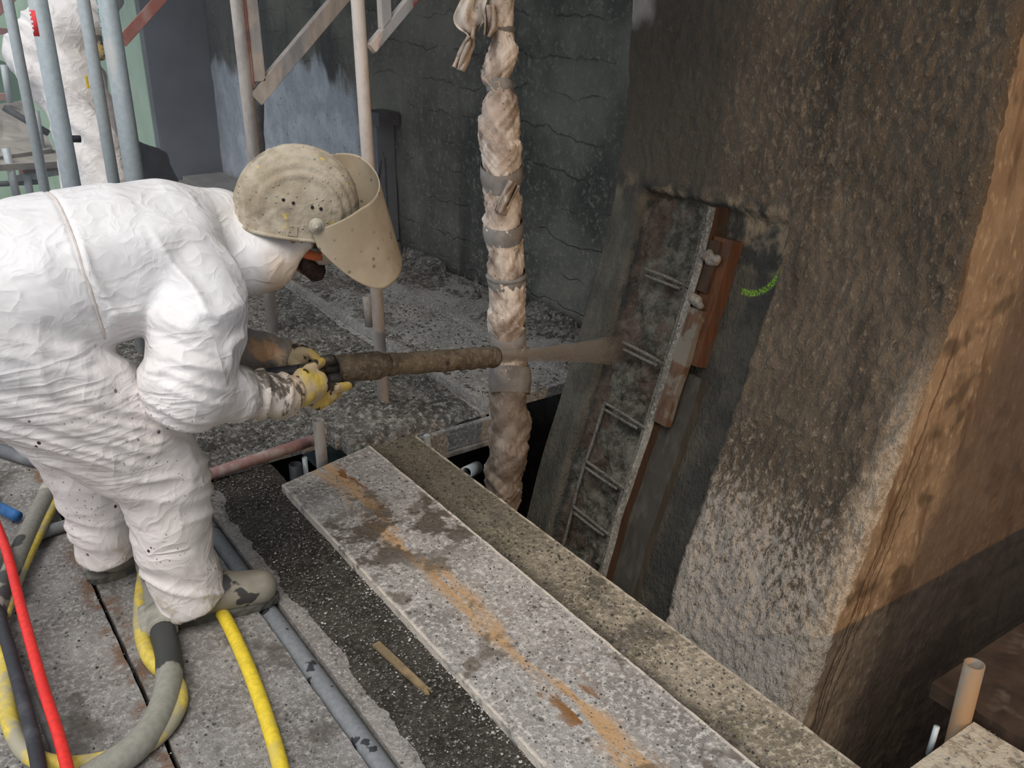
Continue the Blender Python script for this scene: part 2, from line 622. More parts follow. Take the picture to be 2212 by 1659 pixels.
def _pier():
    n = NT('rough_sprayed_concrete')
    s = n.sep()
    sl = n.vec((1, 1, .55))
    a = n.noise(1.5, 6, .6)
    b = n.noise(52, 4, .7, sl)
    f = n.noise(130, 3, .6, sl)
    base = n.mix(n.rng(a, .35, .65), (.095, .076, .056), (.175, .140, .102))
    st = n.noise(4, 4, .6, n.vec((1, 1, .2), (2, 0, 0)))
    base = n.mix(n.mth('MULTIPLY', n.rng(st, .50, .66), .65), base, (.055, .046, .036))
    # pale crust, denser low down where lime has washed out
    low = n.rng(n.mth('ADD', s[2], n.mth('MULTIPLY', n.noise(2.2, 5, .6), -.6)), -.80, .15, 1, 0)
    mid = n.rng(n.noise(1.1, 4, .6, n.vec((1, 1, .7), (4, 1, 2))), .42, .68, 0, 1)
    th = n.mth('ADD', n.mth('MULTIPLY', low, .25), n.mth('MULTIPLY', mid, .07))
    sp = n.rng(n.mth('ADD', b, th), .56, .72)
    tone = n.mix(low, (.36, .29, .20), (.66, .63, .60))
    col = n.mix(n.mth('MULTIPLY', sp, .62), base, tone)
    sp2 = n.rng(n.mth('ADD', f, n.mth('MULTIPLY', th, .7)), .62, .72)
    col = n.mix(n.mth('MULTIPLY', sp2, .55), col, (.42, .36, .27))
    # pale band along the lower arris
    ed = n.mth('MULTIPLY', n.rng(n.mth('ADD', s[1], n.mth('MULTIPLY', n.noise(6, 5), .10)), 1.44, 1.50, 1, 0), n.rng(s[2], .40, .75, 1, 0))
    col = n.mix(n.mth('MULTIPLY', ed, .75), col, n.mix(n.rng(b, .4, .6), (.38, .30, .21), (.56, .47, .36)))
    # smooth dark strip by the formwork, recess shade painted in; margin left of it
    strip = n.rng(n.mth('ADD', s[1], n.mth('MULTIPLY', n.noise(9, 4), .05)), 1.975, 2.0)
    strip = n.mth('MULTIPLY', strip, n.rng(s[2], .93, .99, 1, 0))
    damp = n.mix(n.rng(n.noise(7, 5), .4, .6), (.050, .050, .044), (.085, .080, .066))
    bright = n.mth('MULTIPLY', n.rng(s[2], .70, .78), n.rng(n.noise(7, 5), .46, .6))
    damp = n.mix(bright, damp, (.30, .24, .165))
    col = n.mix(strip, col, damp)
    # niche: brick-red to grey broken concrete
    ni = n.mth('MULTIPLY', n.rng(s[1], 2.29, 2.30), n.rng(s[1], 2.68, 2.67))
    ni = n.mth('MULTIPLY', ni, n.rng(s[2], .92, .90))
    nic = n.mix(n.rng(n.noise(16, 6, .7), .35, .65), (.060, .058, .046), (.20, .19, .155))
    red = n.mth('MULTIPLY', n.rng(n.mth('ADD', n.noise(5, 4), n.mth('MULTIPLY', n.rng(s[1], 2.5, 2.66), .10)), .52, .60), .8)
    nic = n.mix(n.mth('MULTIPLY', red, .7), nic, (.125, .070, .050))
    col = n.mix(ni, col, nic)
    marg = n.mth('MULTIPLY', n.rng(s[1], 2.675, 2.685), n.rng(s[2], 1.0, .8))
    col = n.mix(marg, col, n.mix(n.rng(n.noise(12, 5, .6, n.vec((1, 1, .4))), .4, .65), (.085, .085, .072), (.13, .128, .108)))
    up = n.mth('MULTIPLY', n.rng(s[2], .88, 1.0), n.rng(s[1], 2.2, 2.4))
    col = n.mix(n.mth('MULTIPLY', up, .7), col, (.075, .070, .060))
    # sprayed green setting-out mark
    cy, cz = n.mth('SUBTRACT', s[1], 2.10), n.mth('SUBTRACT', s[2], .775)
    r = n.mth('SQRT', n.mth('ADD', n.mth('MULTIPLY', cy, cy), n.mth('MULTIPLY', cz, cz)))
    arc = n.rng(n.mth('ABSOLUTE', n.mth('SUBTRACT', r, .125)), .006, .014, 1, 0)
    arc = n.mth('MULTIPLY', arc, n.mth('MULTIPLY', n.rng(cz, -.01, -.02), n.rng(cy, .02, .01)))
    arc = n.mth('MULTIPLY', arc, n.rng(n.noise(150, 3), .40, .58))
    col = n.mix(arc, col, (.24, .50, .04))
    h = n.mth('ADD', n.mth('MULTIPLY', b, 1.6), n.mth('MULTIPLY', f, .6))
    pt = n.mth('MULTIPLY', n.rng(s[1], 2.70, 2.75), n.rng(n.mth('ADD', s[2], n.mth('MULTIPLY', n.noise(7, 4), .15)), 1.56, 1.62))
    col = n.mix(n.mth('MULTIPLY', pt, .8), col, (.42, .41, .40))  # lit corner at the pier top, painted as a pale patch
    return n.out(col, .88, n.bump(h, .9, .014), 0, .3)


def _pier_end():
    n = NT('rust_stained_concrete')
    s = n.sep()
    st = n.vec((1, 1, .18))
    a = n.noise(3, 5, .6)
    b = n.noise(45, 5, .7, n.vec((1, 1, .4)))
    c = n.mix(n.rng(a, .3, .7), (.24, .165, .10), (.40, .285, .18))
    c = n.mix(n.rng(b, .5, .7), c, (.48, .36, .235))
    c = n.mix(n.mth('MULTIPLY', n.rng(n.noise(9, 5, .65, st), .52, .66), .7), c, (.13, .075, .038))
    # a broken-out patch and rust runs
    c = n.mix(n.mth('MULTIPLY', n.rng(n.noise(2.4, 6, .7, n.vec((1, 1, 1), (3, 0, 7))), .57, .64), .75), c, (.085, .058, .035))
    u = n.mth('SUBTRACT', s[0], n.mth('ADD', 2.20, n.mth('MULTIPLY', s[2], .34)))
    for o_, w_, zt in ((.075, .010, .75), (.110, .006, .45), (.145, .006, .30), (.095, .004, .20)):
        runs = n.mth('MULTIPLY', n.rng(n.mth('ABSOLUTE', n.mth('SUBTRACT', u, n.mth('ADD', o_ - .03, n.mth('MULTIPLY', n.noise(9, 4), .06)))), w_ * .4, w_, 1, 0), n.rng(n.mth('ADD', s[2], n.mth('MULTIPLY', n.noise(30, 2), .1)), zt + .1, zt - .1))
        c = n.mix(n.mth('MULTIPLY', runs, .7), c, (.08, .038, .016))
    fr = n.rng(n.mth('ADD', u, n.mth('MULTIPLY', n.noise(4, 4), .2)), .36, .52)
    c = n.mix(n.mth('MULTIPLY', fr, .75), c, (.12, .085, .065))
    h = n.mth('ADD', b, n.mth('MULTIPLY', n.noise(14, 5), 1.0))
    return n.out(c, .85, n.bump(h, .8, .010), 0, .3)


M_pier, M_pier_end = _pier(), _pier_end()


def _steel(name, col, dusty, amt=(.45, .62), rough=.5, metal=.35, red=None):
    n = NT(name)
    a = n.noise(14, 6, .65, n.vec((1, 1, .35)))
    c = n.mix(n.rng(n.noise(60, 4), .3, .7), tuple(q * .92 for q in col), tuple(q * 1.06 for q in col))
    if red:
        c = n.mix(n.rng(n.noise(11, 4, .6, n.vec((1, 1, .12))), .56, .62), c, red)
    c = n.mix(n.rng(a, *amt), c, dusty)
    return n.out(c, rough, n.bump(a, .3, .004), metal)


M_galv = _steel('galvanised_steel', (.46, .53, .56), (.60, .60, .57), (.56, .74), .5, .15)
M_dusty = _steel('dust_caked_steel', (.58, .53, .50), (.68, .63, .58), (.38, .60), .8, .05, red=(.42, .09, .09))
M_dusty_plain = _steel('dust_caked_steel_pale', (.48, .44, .41), (.62, .57, .52), (.40, .62), .8, .05)
M_redpaint = _steel('red_oxide_steel', (.33, .13, .11), (.42, .26, .23), (.45, .7), .7, .1)
M_rusty = _steel('rusty_tube', (.24, .22, .19), (.30, .19, .10), (.44, .60), .75, .1)
M_darksteel = plain('dark_steel', (.06, .065, .075), .6, .3, 20, .3, .3)
M_dark = plain('blackened', (.012, .012, .013), .8, .2, 20, .2)
M_red_sticker = plain('red_sticker', (.75, .05, .06), .5, .05, 20, .02)
M_white_ink = plain('white_print', (.85, .80, .80), .6, .05, 20, .0)
M_green_ink = plain('green_print', (.02, .33, .24), .6, .15, 40, .0)

# ------------------------------------------------------------------ the setting
floor = thing('floor', 'grit-covered scaffold planks running past the concrete pier', kind='structure')


def plank(x0, x1, y0, y1, top, mat, thick=.045, name='plank', amp=.002, skew=0.0, h=.012, parent=floor):
    """a scaffold board: finely gridded crusted top, uneven edges, real thickness"""
    nx, ny = max(4, int((x1 - x0) / h)), max(4, int((y1 - y0) / (h * 1.6)))
    u, v = np.meshgrid(np.linspace(0, 1, nx), np.linspace(0, 1, ny), indexing='ij')
    X = x0 + u * (x1 - x0)
    Y = y0 + v * (y1 - y0) + skew * u * (v > .999)
    P = np.stack([X, Y, X * 0], -1).reshape(-1, 3)
    z = top + amp * (fbm(P * 22, 4, 3) - .5) * 2 + .0015 * (vnoise(P * 120, 9) - .5)
    X2 = X.ravel() + ((u.ravel() == 0) | (u.ravel() == 1)) * .003 * (vnoise(P * 30, 5) - .5)
    topv = np.stack([X2, P[:, 1], z], 1)
    F = grid_faces(nx, ny)[:, ::-1][:, [0, 3, 2, 1]]
    V = [topv]
    base = len(topv)
    ring = [i * ny for i in range(nx)] + [(nx - 1) * ny + j for j in range(1, ny)] + [i * ny + ny - 1 for i in range(nx - 2, -1, -1)] + [j for j in range(ny - 2, 0, -1)]
    low = topv[ring].copy()
    low[:, 2] = top - thick
    V.append(low)
    m = len(ring)
    S = np.array([[ring[(k + 1) % m], ring[k], base + k, base + (k + 1) % m] for k in range(m)])
    V = np.vstack(V)
    # underside
    q = np.array([[base, base + nx - 1, base + nx - 1 + ny - 1, base + 2 * nx + ny - 3]])
    F = np.vstack([F, S[:, ::-1], q[:, ::-1]])
    # orient the top upwards
    a, b, c = V[F[0, 0]], V[F[0, 1]], V[F[0, 2]]
    if np.cross(b - a, c - a)[2] < 0:
        F[:len(F) - m - 1] = F[:len(F) - m - 1][:, ::-1]
    o = mk(name, V, F.astype(np.int64), mat, parent, smooth=False)
    return o


xE = .278
plank(-.95, -.345, .6, 6.2, 0, M_plank_left)
plank(-.335, xE - .006, .6, 6.2, 0, M_plank_left)
plank(xE + .006, .634, .8, 6.2, 0, M_plank_left)
plank(.698, .985, .9, 3.05, -.002, M_plank_dirty)
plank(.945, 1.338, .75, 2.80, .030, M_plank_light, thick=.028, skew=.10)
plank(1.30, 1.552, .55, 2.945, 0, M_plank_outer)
# far deck beyond the tube
for x0, x1 in ((.64, .965), (.972, 1.29)):
    plank(x0, x1, 3.13, 8.7, -.004, M_plank_far, h=.02)
for x0, x1 in ((1.297, 1.592), (1.60, 1.90)):
    plank(x0, x1, 2.955, 8.7, -.004, M_plank_far, h=.02)
plank(1.905, 2.335, 2.955, 8.7, .035, M_plank_far, h=.02)
plank(2.34, 2.70, 2.955, 8.7, .070, M_plank_far, h=.02)
# short bay to the lower right of the pier
plank(1.635, 1.90, -.3, .80, 0, M_plank_outer)
M_brown_board = plain('dark_brown_ply', (.045, .028, .018), .8, .4, 12, .4, dust=(.11, .085, .06), dustlo=.55, dusthi=.7)
plank(1.925, 4.2, -.3, .93, .012, M_brown_board)
box('bearer', -.95, 1.55, 2.2, 2.26, -.16, -.05, M_darksteel, floor)
box('bearer', -.95, 1.55, 1.0, 1.06, -.16, -.05, M_darksteel, floor)
box('bearer', -.95, 2.7, 5.2, 5.26, -.16, -.05, M_darksteel, floor)
box('bearer', -.95, 2.7, 3.4, 3.46, -.16, -.05, M_darksteel, floor)
box('bearer', 1.60, 2.4, .3, .36, -.14, -.04, M_darksteel, floor)

# pier: one profile, upright above and flaring towards the scaffold below, extruded along Y
PZ = np.array([-2.6, -1.6, -1.0, -.5, -.22, 0, .15, .35, .53, .72, .85, 1.05, 1.3, 2.0, 3.2])
PX = np.array([1.40, 1.68, 1.86, 2.03, 2.105, 2.19, 2.242, 2.31, 2.37, 2.425, 2.455, 2.487, 2.5, 2.5, 2.5])
Y0, Y1 = 1.354, 2.84


def prof(z):
    return np.interp(z, PZ, PX)


def pier_pt(y, z, off=0.0):
    """a point on the pier face, off metres out from it"""
    dz = .01
    t = np.array([prof(z + dz) - prof(z - dz), 2 * dz])
    t /= np.linalg.norm(t)
    n = np.array([-t[1], t[0]])
    return np.array([prof(z) + n[0] * off, y, z + n[1] * off])


def build_pier():
    zs = np.arange(-2.6, 2.6, .0085)
    ker = np.ones(25) / 25
    px = prof(zs)
    px = np.concatenate([px[:12], np.convolve(px, ker, 'valid'), px[-12:]])
    ys = np.concatenate([np.arange(Y0, Y1, .0085), [Y1]])
    a, b = len(zs), len(ys)
    Zg, Yg = np.meshgrid(zs, ys, indexing='ij')
    Xg = np.repeat(px[:, None], b, 1)
    dx = np.gradient(px, zs)
    nl = np.sqrt(1 + dx ** 2)
    nx, nz = (-1 / nl)[:, None], (dx / nl)[:, None]
    P = np.stack([Xg * 0, Yg, Zg], -1).reshape(-1, 3)
    rough = ((fbm(P * 9, 5, 1, .62) - .5) * .026 + (fbm(P * np.array([1, 62, 34]), 2, 4) - .5) * .024).reshape(a, b)
    wob = lambda w, f=6: (w * (fbm(np.stack([0 * zs, zs * f, 0 * zs + f], 1), 3) - .5))[:, None]
    ls = wob(.03)
    strip = np.clip((Yg - (1.975 + ls)) / .012, 0, 1) * np.clip((.93 - Zg + wob(.04, 9)) / .03, 0, 1)
    margin = np.clip((Yg - 2.683) / .01, 0, 1) * np.clip((1.15 - Zg) / .2, 0, 1)
    niche = np.clip((Yg - 2.285) / .01, 0, 1) * np.clip((2.683 - Yg) / .01, 0, 1) * np.clip((.915 - Zg) / .012, 0, 1)
    nr = ((fbm(P * 15, 5, 21, .68) - .5) * .095).reshape(a, b)
    smooth_up = np.clip((Zg - .85) / .2, 0, 1) * np.clip((Yg - 2.0) / .3, 0, 1)
    off = rough * (1 - .85 * strip) * (1 - .9 * margin) * (1 - .5 * smooth_up) - .026 * strip * (1 - margin) * (1 - niche)
    off = off * (1 - niche) + niche * (-.05 + nr)
    Xg = Xg + nx * off
    Z2 = Zg + nz * off
    # arris softly rounded
    e = np.clip((Yg - Y0) / .03, 0, 1)
    Xg = Xg + (1 - np.sqrt(np.clip(1 - (1 - e) ** 2, 0, 1))) * .022
    front = np.stack([Xg, Yg, Z2], -1).reshape(-1, 3)
    F = grid_faces(a, b)
    # end face towards the camera, starting from the same arris vertices
    us = np.concatenate([np.arange(.012, 1.0, .012), [1.2, 1.6, 2.4, 3.4]])
    c = len(us)
    ar = front.reshape(a, b, 3)[:, 0]
    E = ar[:, None, :] + us[None, :, None] * np.array([1., 0, 0])
    Q = E.reshape(-1, 3)
    rg = ((fbm(Q * np.array([12, 1, 4]), 5, 33, .6) - .5) * .020 + (vnoise(Q * np.array([80, 1, 40]), 8) - .5) * .005).reshape(a, c)
    E[:, :, 1] += rg * np.clip(us / .05, 0, 1)[None, :]
    V = np.vstack([front, E.reshape(-1, 3)])
    o = a * b
    G = grid_faces(a, c) + o
    i = np.arange(a - 1)
    J = np.stack([i * b, (i + 1) * b, o + (i + 1) * c, o + i * c], 1)
    # far side, plain
    far = front.reshape(a, b, 3)[:, -1]
    o2 = len(V)
    V = np.vstack([V, far + np.array([.6, 0, 0])])
    K = np.stack([i * b + b - 1, o2 + i, o2 + i + 1, (i + 1) * b + b - 1], 1)
    Fa = np.vstack([F[:, ::-1], G, J, K[:, ::-1]])
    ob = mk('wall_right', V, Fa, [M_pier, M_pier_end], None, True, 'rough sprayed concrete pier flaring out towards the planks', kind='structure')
    mi = np.zeros(len(Fa), np.int32)
    mi[len(F):len(F) + len(G) + len(J)] = 1
    ob.data.polygons.foreach_set('material_index', mi)
    return ob


pier = build_pier()


def wall_grid(name, x, y0, y1, z0, z1, mat, amp=.03, h=.03):
    ys, zs = np.arange(y0, y1 + h, h), np.arange(z0, z1 + h, h)
    Yg, Zg = np.meshgrid(ys, zs, indexing='ij')
    P = np.stack([0 * Yg, Yg, Zg], -1).reshape(-1, 3)
    d = (fbm(P * 5, 5, 11, .6) - .5) * amp
    return mk(name, np.stack([x + d, P[:, 1], P[:, 2]], 1), grid_faces(len(ys), len(zs))[:, ::-1], mat, None, True)


wb = wall_grid('wall_back', 2.75, 2.6, 8.86, -2.4, 3.0, M_wall_back)
tag(wb, 'dark damp board-marked concrete wall behind the scaffold deck', kind='structure')
box('wall_left', 2.21, 3.4, 8.8, 8.95, -2.4, 3.0, M_wall_dark, b=.01, label='dark smooth concrete return wall at the far end', kind='structure')
# pale green side of the return, turned to the daylight
box('wall_far', 2.205, 3.4, 8.94, 16.0, -2.4, 3.4, M_wall_green, b=.01, label='pale green painted wall in daylight beyond the return', kind='structure')
box('wall_end', -3.0, 2.3, 15.6, 15.9, -2.4, 4.2, M_wall_green, b=.01, label='pale green wall far behind the scaffolding at left', kind='structure')
box('shade_roof', 1.05, 6.0, -4.5, 13.0, 2.75, 3.1, M_shade_slab, b=.02, label='unseen concrete slab added overhead to block sky light', kind='structure')  # unseen overhead slab, added to keep the pier side dark
box('shade_wall', 1.0, 6.0, -3.7, -3.4, -2.4, 2.9, M_shade_slab, b=.01, label='unseen concrete wall added behind the camera to block light', kind='structure')  # added out of view to stop sky light from behind
box('ground', -8, 8, -8, 18, -2.55, -2.4, M_ground, b=0, label='dark ground below the scaffold', kind='structure')
box('shade_block_1', -6, 1.40, -6, 8.7, -2.4, -.40, M_ground, b=.01, label='dark block added under the near planks to shut out light', kind='structure')  # solid fill below the planks, added to darken the gap
box('shade_block_2', 1.72, 5.5, -6, .55, -2.4, -.45, M_ground, b=.01, label='dark block added under the short deck to shut out light', kind='structure')  # same added fill, keeps light from under the short deck


# ------------------------------------------------------------------ dirt layers and loose grit
def dirt_layer(name, x0, x1, y0, y1, base, fn, mat, h=.008, label=None, cat='dirt'):
    """a sheet of spilled material; where its height falls under the board it is dropped"""
    xs, ys = np.arange(x0, x1, h), np.arange(y0, y1, h)
    Xg, Yg = np.meshgrid(xs, ys, indexing='ij')
    P = np.stack([Xg.ravel(), Yg.ravel(), 0 * Xg.ravel()], 1)
    z = fn(P)
    F = grid_faces(len(xs), len(ys))
    keep = (z[F] > -.004).any(1)
    F = F[keep]
    used = np.unique(F)
    mp = -np.ones(len(P), np.int64)
    mp[used] = np.arange(len(used))
    P[:, 2] = base + z
    P[:, :2] += (np.stack([vnoise(P * 200, 1), vnoise(P * 200, 2)], 1) - .5) * h * .6
    return mk(name, P[used], mp[F], mat, None, True, label, cat, kind='stuff')


def _d1(P):
    e = np.clip((P[:, 0] - .735 - .04 * (fbm(P * 9, 4, 2) - .5) * 2) / .02, 0, 1)
    e = np.minimum(e, np.clip((3.06 - P[:, 1]) / .05, 0, 1))
    return -.008 + e * (.004 + .016 * fbm(P * 14, 5, 5, .65))


dirt_layer('wet_dirt', .70, .99, .92, 3.06, -.001, _d1, M_dirt, label='dark wet dirt layer on the plank beside the grey pipe')


def _d2(P):
    e = np.clip((1.40 + .10 * (fbm(P * 6, 4, 12) - .5) * 2 - P[:, 0]) / .04, 0, 1)
    return -.012 + e * .017 * fbm(P * 15, 5, 15, .65)


dirt_layer('damp_dirt', 1.33, 1.5, .6, 2.94, .001, _d2, M_dirt, label='damp dirt ridge along the edge of the outer plank')


def _d3(P):
    n = fbm(P * 3.2, 5, 22, .6)
    edge = np.clip((P[:, 1] - 2.93 - .05 * (fbm(P * 10, 3, 4) - .5)) / .05, 0, 1)
    hole = ((P[:, 0] > 1.0) & (P[:, 0] < 1.27) & (P[:, 1] < 3.14)) | ((P[:, 0] < 1.29) & (P[:, 1] < 3.05))
    heap = .05 * np.exp(-(((P[:, 0] - 1.55) / .28) ** 2 + ((P[:, 1] - 3.25) / .3) ** 2))
    z = -.014 + .05 * n * edge + heap * edge + .028 * (fbm(P * 32, 3, 31, .7) - .5)
    z += -.05 * np.clip((P[:, 0] - 1.86) / .04, 0, 1)
    return np.where(hole, -.03, np.minimum(z, edge * .2 - .01))


dirt_layer('rebound_rubble', .64, 1.905, 2.94, 6.6, -.002, _d3, M_rubble, h=.010, label='grey rubble of rebounded mortar over the far deck', cat='rubble')


def _d4(P):
    z = -.022 + .04 * fbm(P * 4, 5, 42, .6) + .026 * (fbm(P * 32, 3, 51, .7) - .5)
    step = np.where(P[:, 0] > 2.34, .035, 0)
    lip = np.minimum(np.abs(P[:, 0] - 1.905), np.where(P[:, 0] < 2.34, 2.335 - P[:, 0], P[:, 0] - 2.34))
    foot = .06 * np.clip((P[:, 0] - 2.5) / .2, 0, 1) ** 2
    return np.where(lip < .02, -.03, z + foot) + step - .035 * (P[:, 0] > 2.34) * (z < -.004)


dirt_layer('rebound_rubble', 1.91, 2.72, 2.96, 6.6, .035, _d4, M_rubble, h=.011, label='grey rubble on the raised boards against the back wall', cat='rubble')


def pebbles(name, n, area, top, size, mat, mask=None, label=None, seed=0, spread_z=0.0):
    r = np.random.default_rng(seed)
    oct_v = np.array([[1, 0, 0], [-1, 0, 0], [0, 1, 0], [0, -1, 0], [0, 0, 1], [0, 0, -1]], float)
    oct_f = np.array([[0, 2, 4], [2, 1, 4], [1, 3, 4], [3, 0, 4], [2, 0, 5], [1, 2, 5], [3, 1, 5], [0, 3, 5]])
    P = np.stack([r.uniform(area[0], area[1], n), r.uniform(area[2], area[3], n), np.zeros(n)], 1)
    if mask is not None:
        P = P[mask(P, r)]
    n = len(P)
    s = size[0] + (size[1] - size[0]) * r.random(n) ** 3
    P[:, 2] = (top(P) if callable(top) else top) + s * .35 + spread_z * r.random(n)
    ang = r.uniform(0, 6.28, n)
    V = oct_v[None] * s[:, None, None] * r.uniform(.6, 1.15, (n, 6, 1))
    c, q = np.cos(ang)[:, None], np.sin(ang)[:, None]
    V = np.stack([V[..., 0] * c - V[..., 1] * q, V[..., 0] * q + V[..., 1] * c, V[..., 2] * .8], -1) + P[:, None]
    F = (oct_f[None] + 6 * np.arange(n)[:, None, None]).reshape(-1, 3)
    return mk(name, V.reshape(-1, 3), F, mat, None, False, label, 'gravel', kind='stuff')


def _dens(f, lo, s):
    return lambda P, r: fbm(P * f, 3, s) + .35 * (r.random(len(P)) - .5) > lo


pebbles('grit', 9000, (-.35, .63, 1.3, 5.2), .001, (.0015, .0050), M_pebble, _dens(3, .42, 3), 'fine grey grit scattered on the left boards', 1)
pebbles('grit', 700, (-.35, .63, 1.3, 5.0), .001, (.002, .006), M_pebble_dark, None, 'dark crumbs scattered on the left boards', 2)
pebbles('grit', 3600, (.72, .95, 1.0, 3.05), lambda P: -.003 + .016 * fbm(P * 14, 5, 5, .65), (.0015, .0055), M_pebble, None, 'grey grit in the dark dirt strip', 3)
pebbles('grit', 240, (.70, .95, 1.0, 3.05), lambda P: .001 + .016 * fbm(P * 14, 5, 5, .65), (.002, .0055), M_pebble_white, None, 'white pebbles in the dark dirt strip', 4)
pebbles('grit', 420, (.92, .955, .95, 2.3), .006, (.002, .006), M_pebble_white, _dens(9, .45, 8), 'white pebbles caught along the raised plank', 14)
pebbles('grit', 2600, (.96, 1.33, .95, 2.75), .031, (.0012, .0035), M_pebble, None, 'grit on the pale raised plank', 5)
pebbles('grit', 700, (.96, 1.33, .95, 2.75), .031, (.0015, .0045), M_pebble_dark, None, 'dark crumbs on the pale raised plank', 6)
pebbles('grit', 3000, (1.33, 1.54, .75, 2.93), .002, (.0015, .0045), M_pebble, None, 'grit on the outer plank', 7)
pebbles('grit', 900, (1.33, 1.54, .75, 2.93), .003, (.002, .006), M_pebble_dark, None, 'dark crumbs on the outer plank', 8)


def _d3top(P):
    return np.maximum(_d3(P), -.004) - .002


pebbles('rubble_lumps', 9000, (.65, 1.89, 3.15, 6.4), _d3top, (.002, .008), M_pebble_dark, None, 'dark lumps on the far deck', 9)
pebbles('rubble_lumps', 9000, (.65, 1.89, 3.15, 6.4), _d3top, (.0015, .006), M_pebble, _dens(3, .45, 6), 'pale lumps on the far deck', 10)
pebbles('rubble_lumps', 7000, (1.93, 2.70, 2.98, 6.4), lambda P: .035 + np.maximum(_d4(P), 0), (.0015, .006), M_pebble, _dens(3, .47, 7), 'pale lumps on the raised boards', 11)
pebbles('rubble_lumps', 5000, (1.93, 2.70, 2.98, 6.4), lambda P: .035 + np.maximum(_d4(P), 0), (.002, .008), M_pebble_dark, None, 'dark lumps on the raised boards', 12)
pebbles('grit', 500, (1.64, 1.9, .3, .79), .002, (.0015, .0055), M_pebble, None, 'grit on the short plank by the rusty stub', 13)

# ------------------------------------------------------------------ scaffold tubes
def tube_thing(name, p0, p1, r, mat, label, cat='scaffold tube', group=None, open_end=True):
    v, f = pipe_vf(p0, p1, r, r * .86) if open_end else tube_vf([p0, p1], r, 18)
    return mk(name, v, f, mat, None, True, label, cat, group)


# red-and-dust frame post by the nozzle, with its bracket
fr = thing('scaffold', 'dust-caked scaffold post with bracket rising behind the spray nozzle', 'scaffold frame', loc=(1.552, 3.2, 0))
x, y = 1.552, 3.2
put(mk('post', *pipe_vf((x, y, -.02), (x - .015, y, 2.6), .0242, .02), M_dusty), fr)
a0 = at(800, 105, y=y)
a1 = at(905, -20, y=y)
put(obox('diagonal_bar', a0, a0 + (a1 - a0) * 2.2, .04, .036, M_dusty), fr)
b0 = at(832, 62, y=y)
put(obox('upright_bar', b0, b0 + np.array([0, 0, .9]), .036, .040, M_dusty), fr)
put(mk('weld', *tube_vf([a0 + np.array([-.012, 0, .02]), a0 + np.array([.015, 0, -.012])], .012, 8), M_dusty_plain), fr)

fr = thing('scaffold', 'dust-caked scaffold post with long diagonal bracket left of the helmet', 'scaffold frame', loc=(1.53, 4.39, 0))
x, y = 1.53, 4.39
put(mk('post', *pipe_vf((x, y, -.02), (x - .01, y, 2.6), .0300, .025), M_dusty_plain), fr)
a0 = at(550, 215, y=y)
a1 = at(735, -5, y=y)
put(obox('diagonal_bar', a0, a0 + (a1 - a0) * 1.9, .05, .070, M_dusty_plain, side=(0, 1, 0)), fr)
b0 = at(558, 175, y=y)
put(obox('upright_bar', b0, b0 + np.array([0, 0, 1.2]), .05, .055, M_dusty_plain, side=(0, 1, 0)), fr)
put(obox('red_flange', b0 + np.array([-.034, -.02, -.02]), b0 + np.array([-.034, -.02, .45]), .02, .008, M_redpaint), fr)

# galvanised standards on the left
def vert(px0, px1, y, r, name, label, mat=M_galv, top=2.6, py=(0, 400)):
    p = (at(px0, py[0], y=y) + at(px1, py[1], y=y)) / 2
    return p, tube_thing(name, (p[0], y, .0), (p[0], y, top), r, mat, label)


pb = at(118, 200, y=3.22)
sc = thing('scaffold_standard', 'galvanised scaffold standard with red sticker at far left', 'scaffold tube', loc=(pb[0], 3.22, 0))
put(mk('tube', *pipe_vf((pb[0], 3.22, 0), (pb[0], 3.22, 2.6), .0275, .024), M_galv), sc)


def band_on_tube(name, c, r, z0, z1, a0, a1, mat, parent, n=10):
    ang = np.linspace(a0, a1, n)
    V = np.vstack([np.stack([c[0] + rr * np.cos(ang), c[1] + rr * np.sin(ang), 0 * ang + z], 1) for z in (z0, z1) for rr in (r,)])
    F = [[i, i + 1, n + i + 1, n + i] for i in range(n - 1)]
    o = mk(name, V, F, mat, None)
    m = o.modifiers.new('thick', 'SOLIDIFY')
    m.thickness = .0006
    return put(o, parent) if parent else o


_t0, _t1 = at(60, 22, y=3.22)[2], at(65, 78, y=3.22)[2]
st = band_on_tube('sticker', (pb[0], 3.22), .0279, _t1, _t0, math.radians(165), math.radians(235), M_red_sticker, sc)
for k in range(5):
    zz = _t1 + (_t0 - _t1) * (.15 + .17 * k)
    band_on_tube('sticker_print', (pb[0], 3.22), .0283, zz, zz + .008, math.radians(185), math.radians(199 + 4 * (k % 3)), M_white_ink, sc)
pd = at(262, 200, y=3.22)
sd = thing('scaffold_standard', 'thick galvanised scaffold standard with green lettering beside the second worker', 'scaffold tube', loc=(pd[0], 3.22, 0))
put(mk('tube', *pipe_vf((pd[0], 3.22, 0), (pd[0], 3.22, 2.6), .0300, .026), M_galv), sd)
zt = at(210, 0, y=3.22)[2] + .05
for k in range(7):
    z0 = zt - .026 * k
    a = math.radians(188)
    for (du, dz, w, hh) in (((-6, 0, 13, .004), (-6, -.012, 4, .014)) if k % 2 else ((-6, -.004, 4, .018), (2, -.010, 6, .006))):
        band_on_tube('green_letter', (pd[0], 3.22), .0304, z0 + dz, z0 + dz + hh, a + math.radians(du), a + math.radians(du + w), M_green_ink, sd, 5)

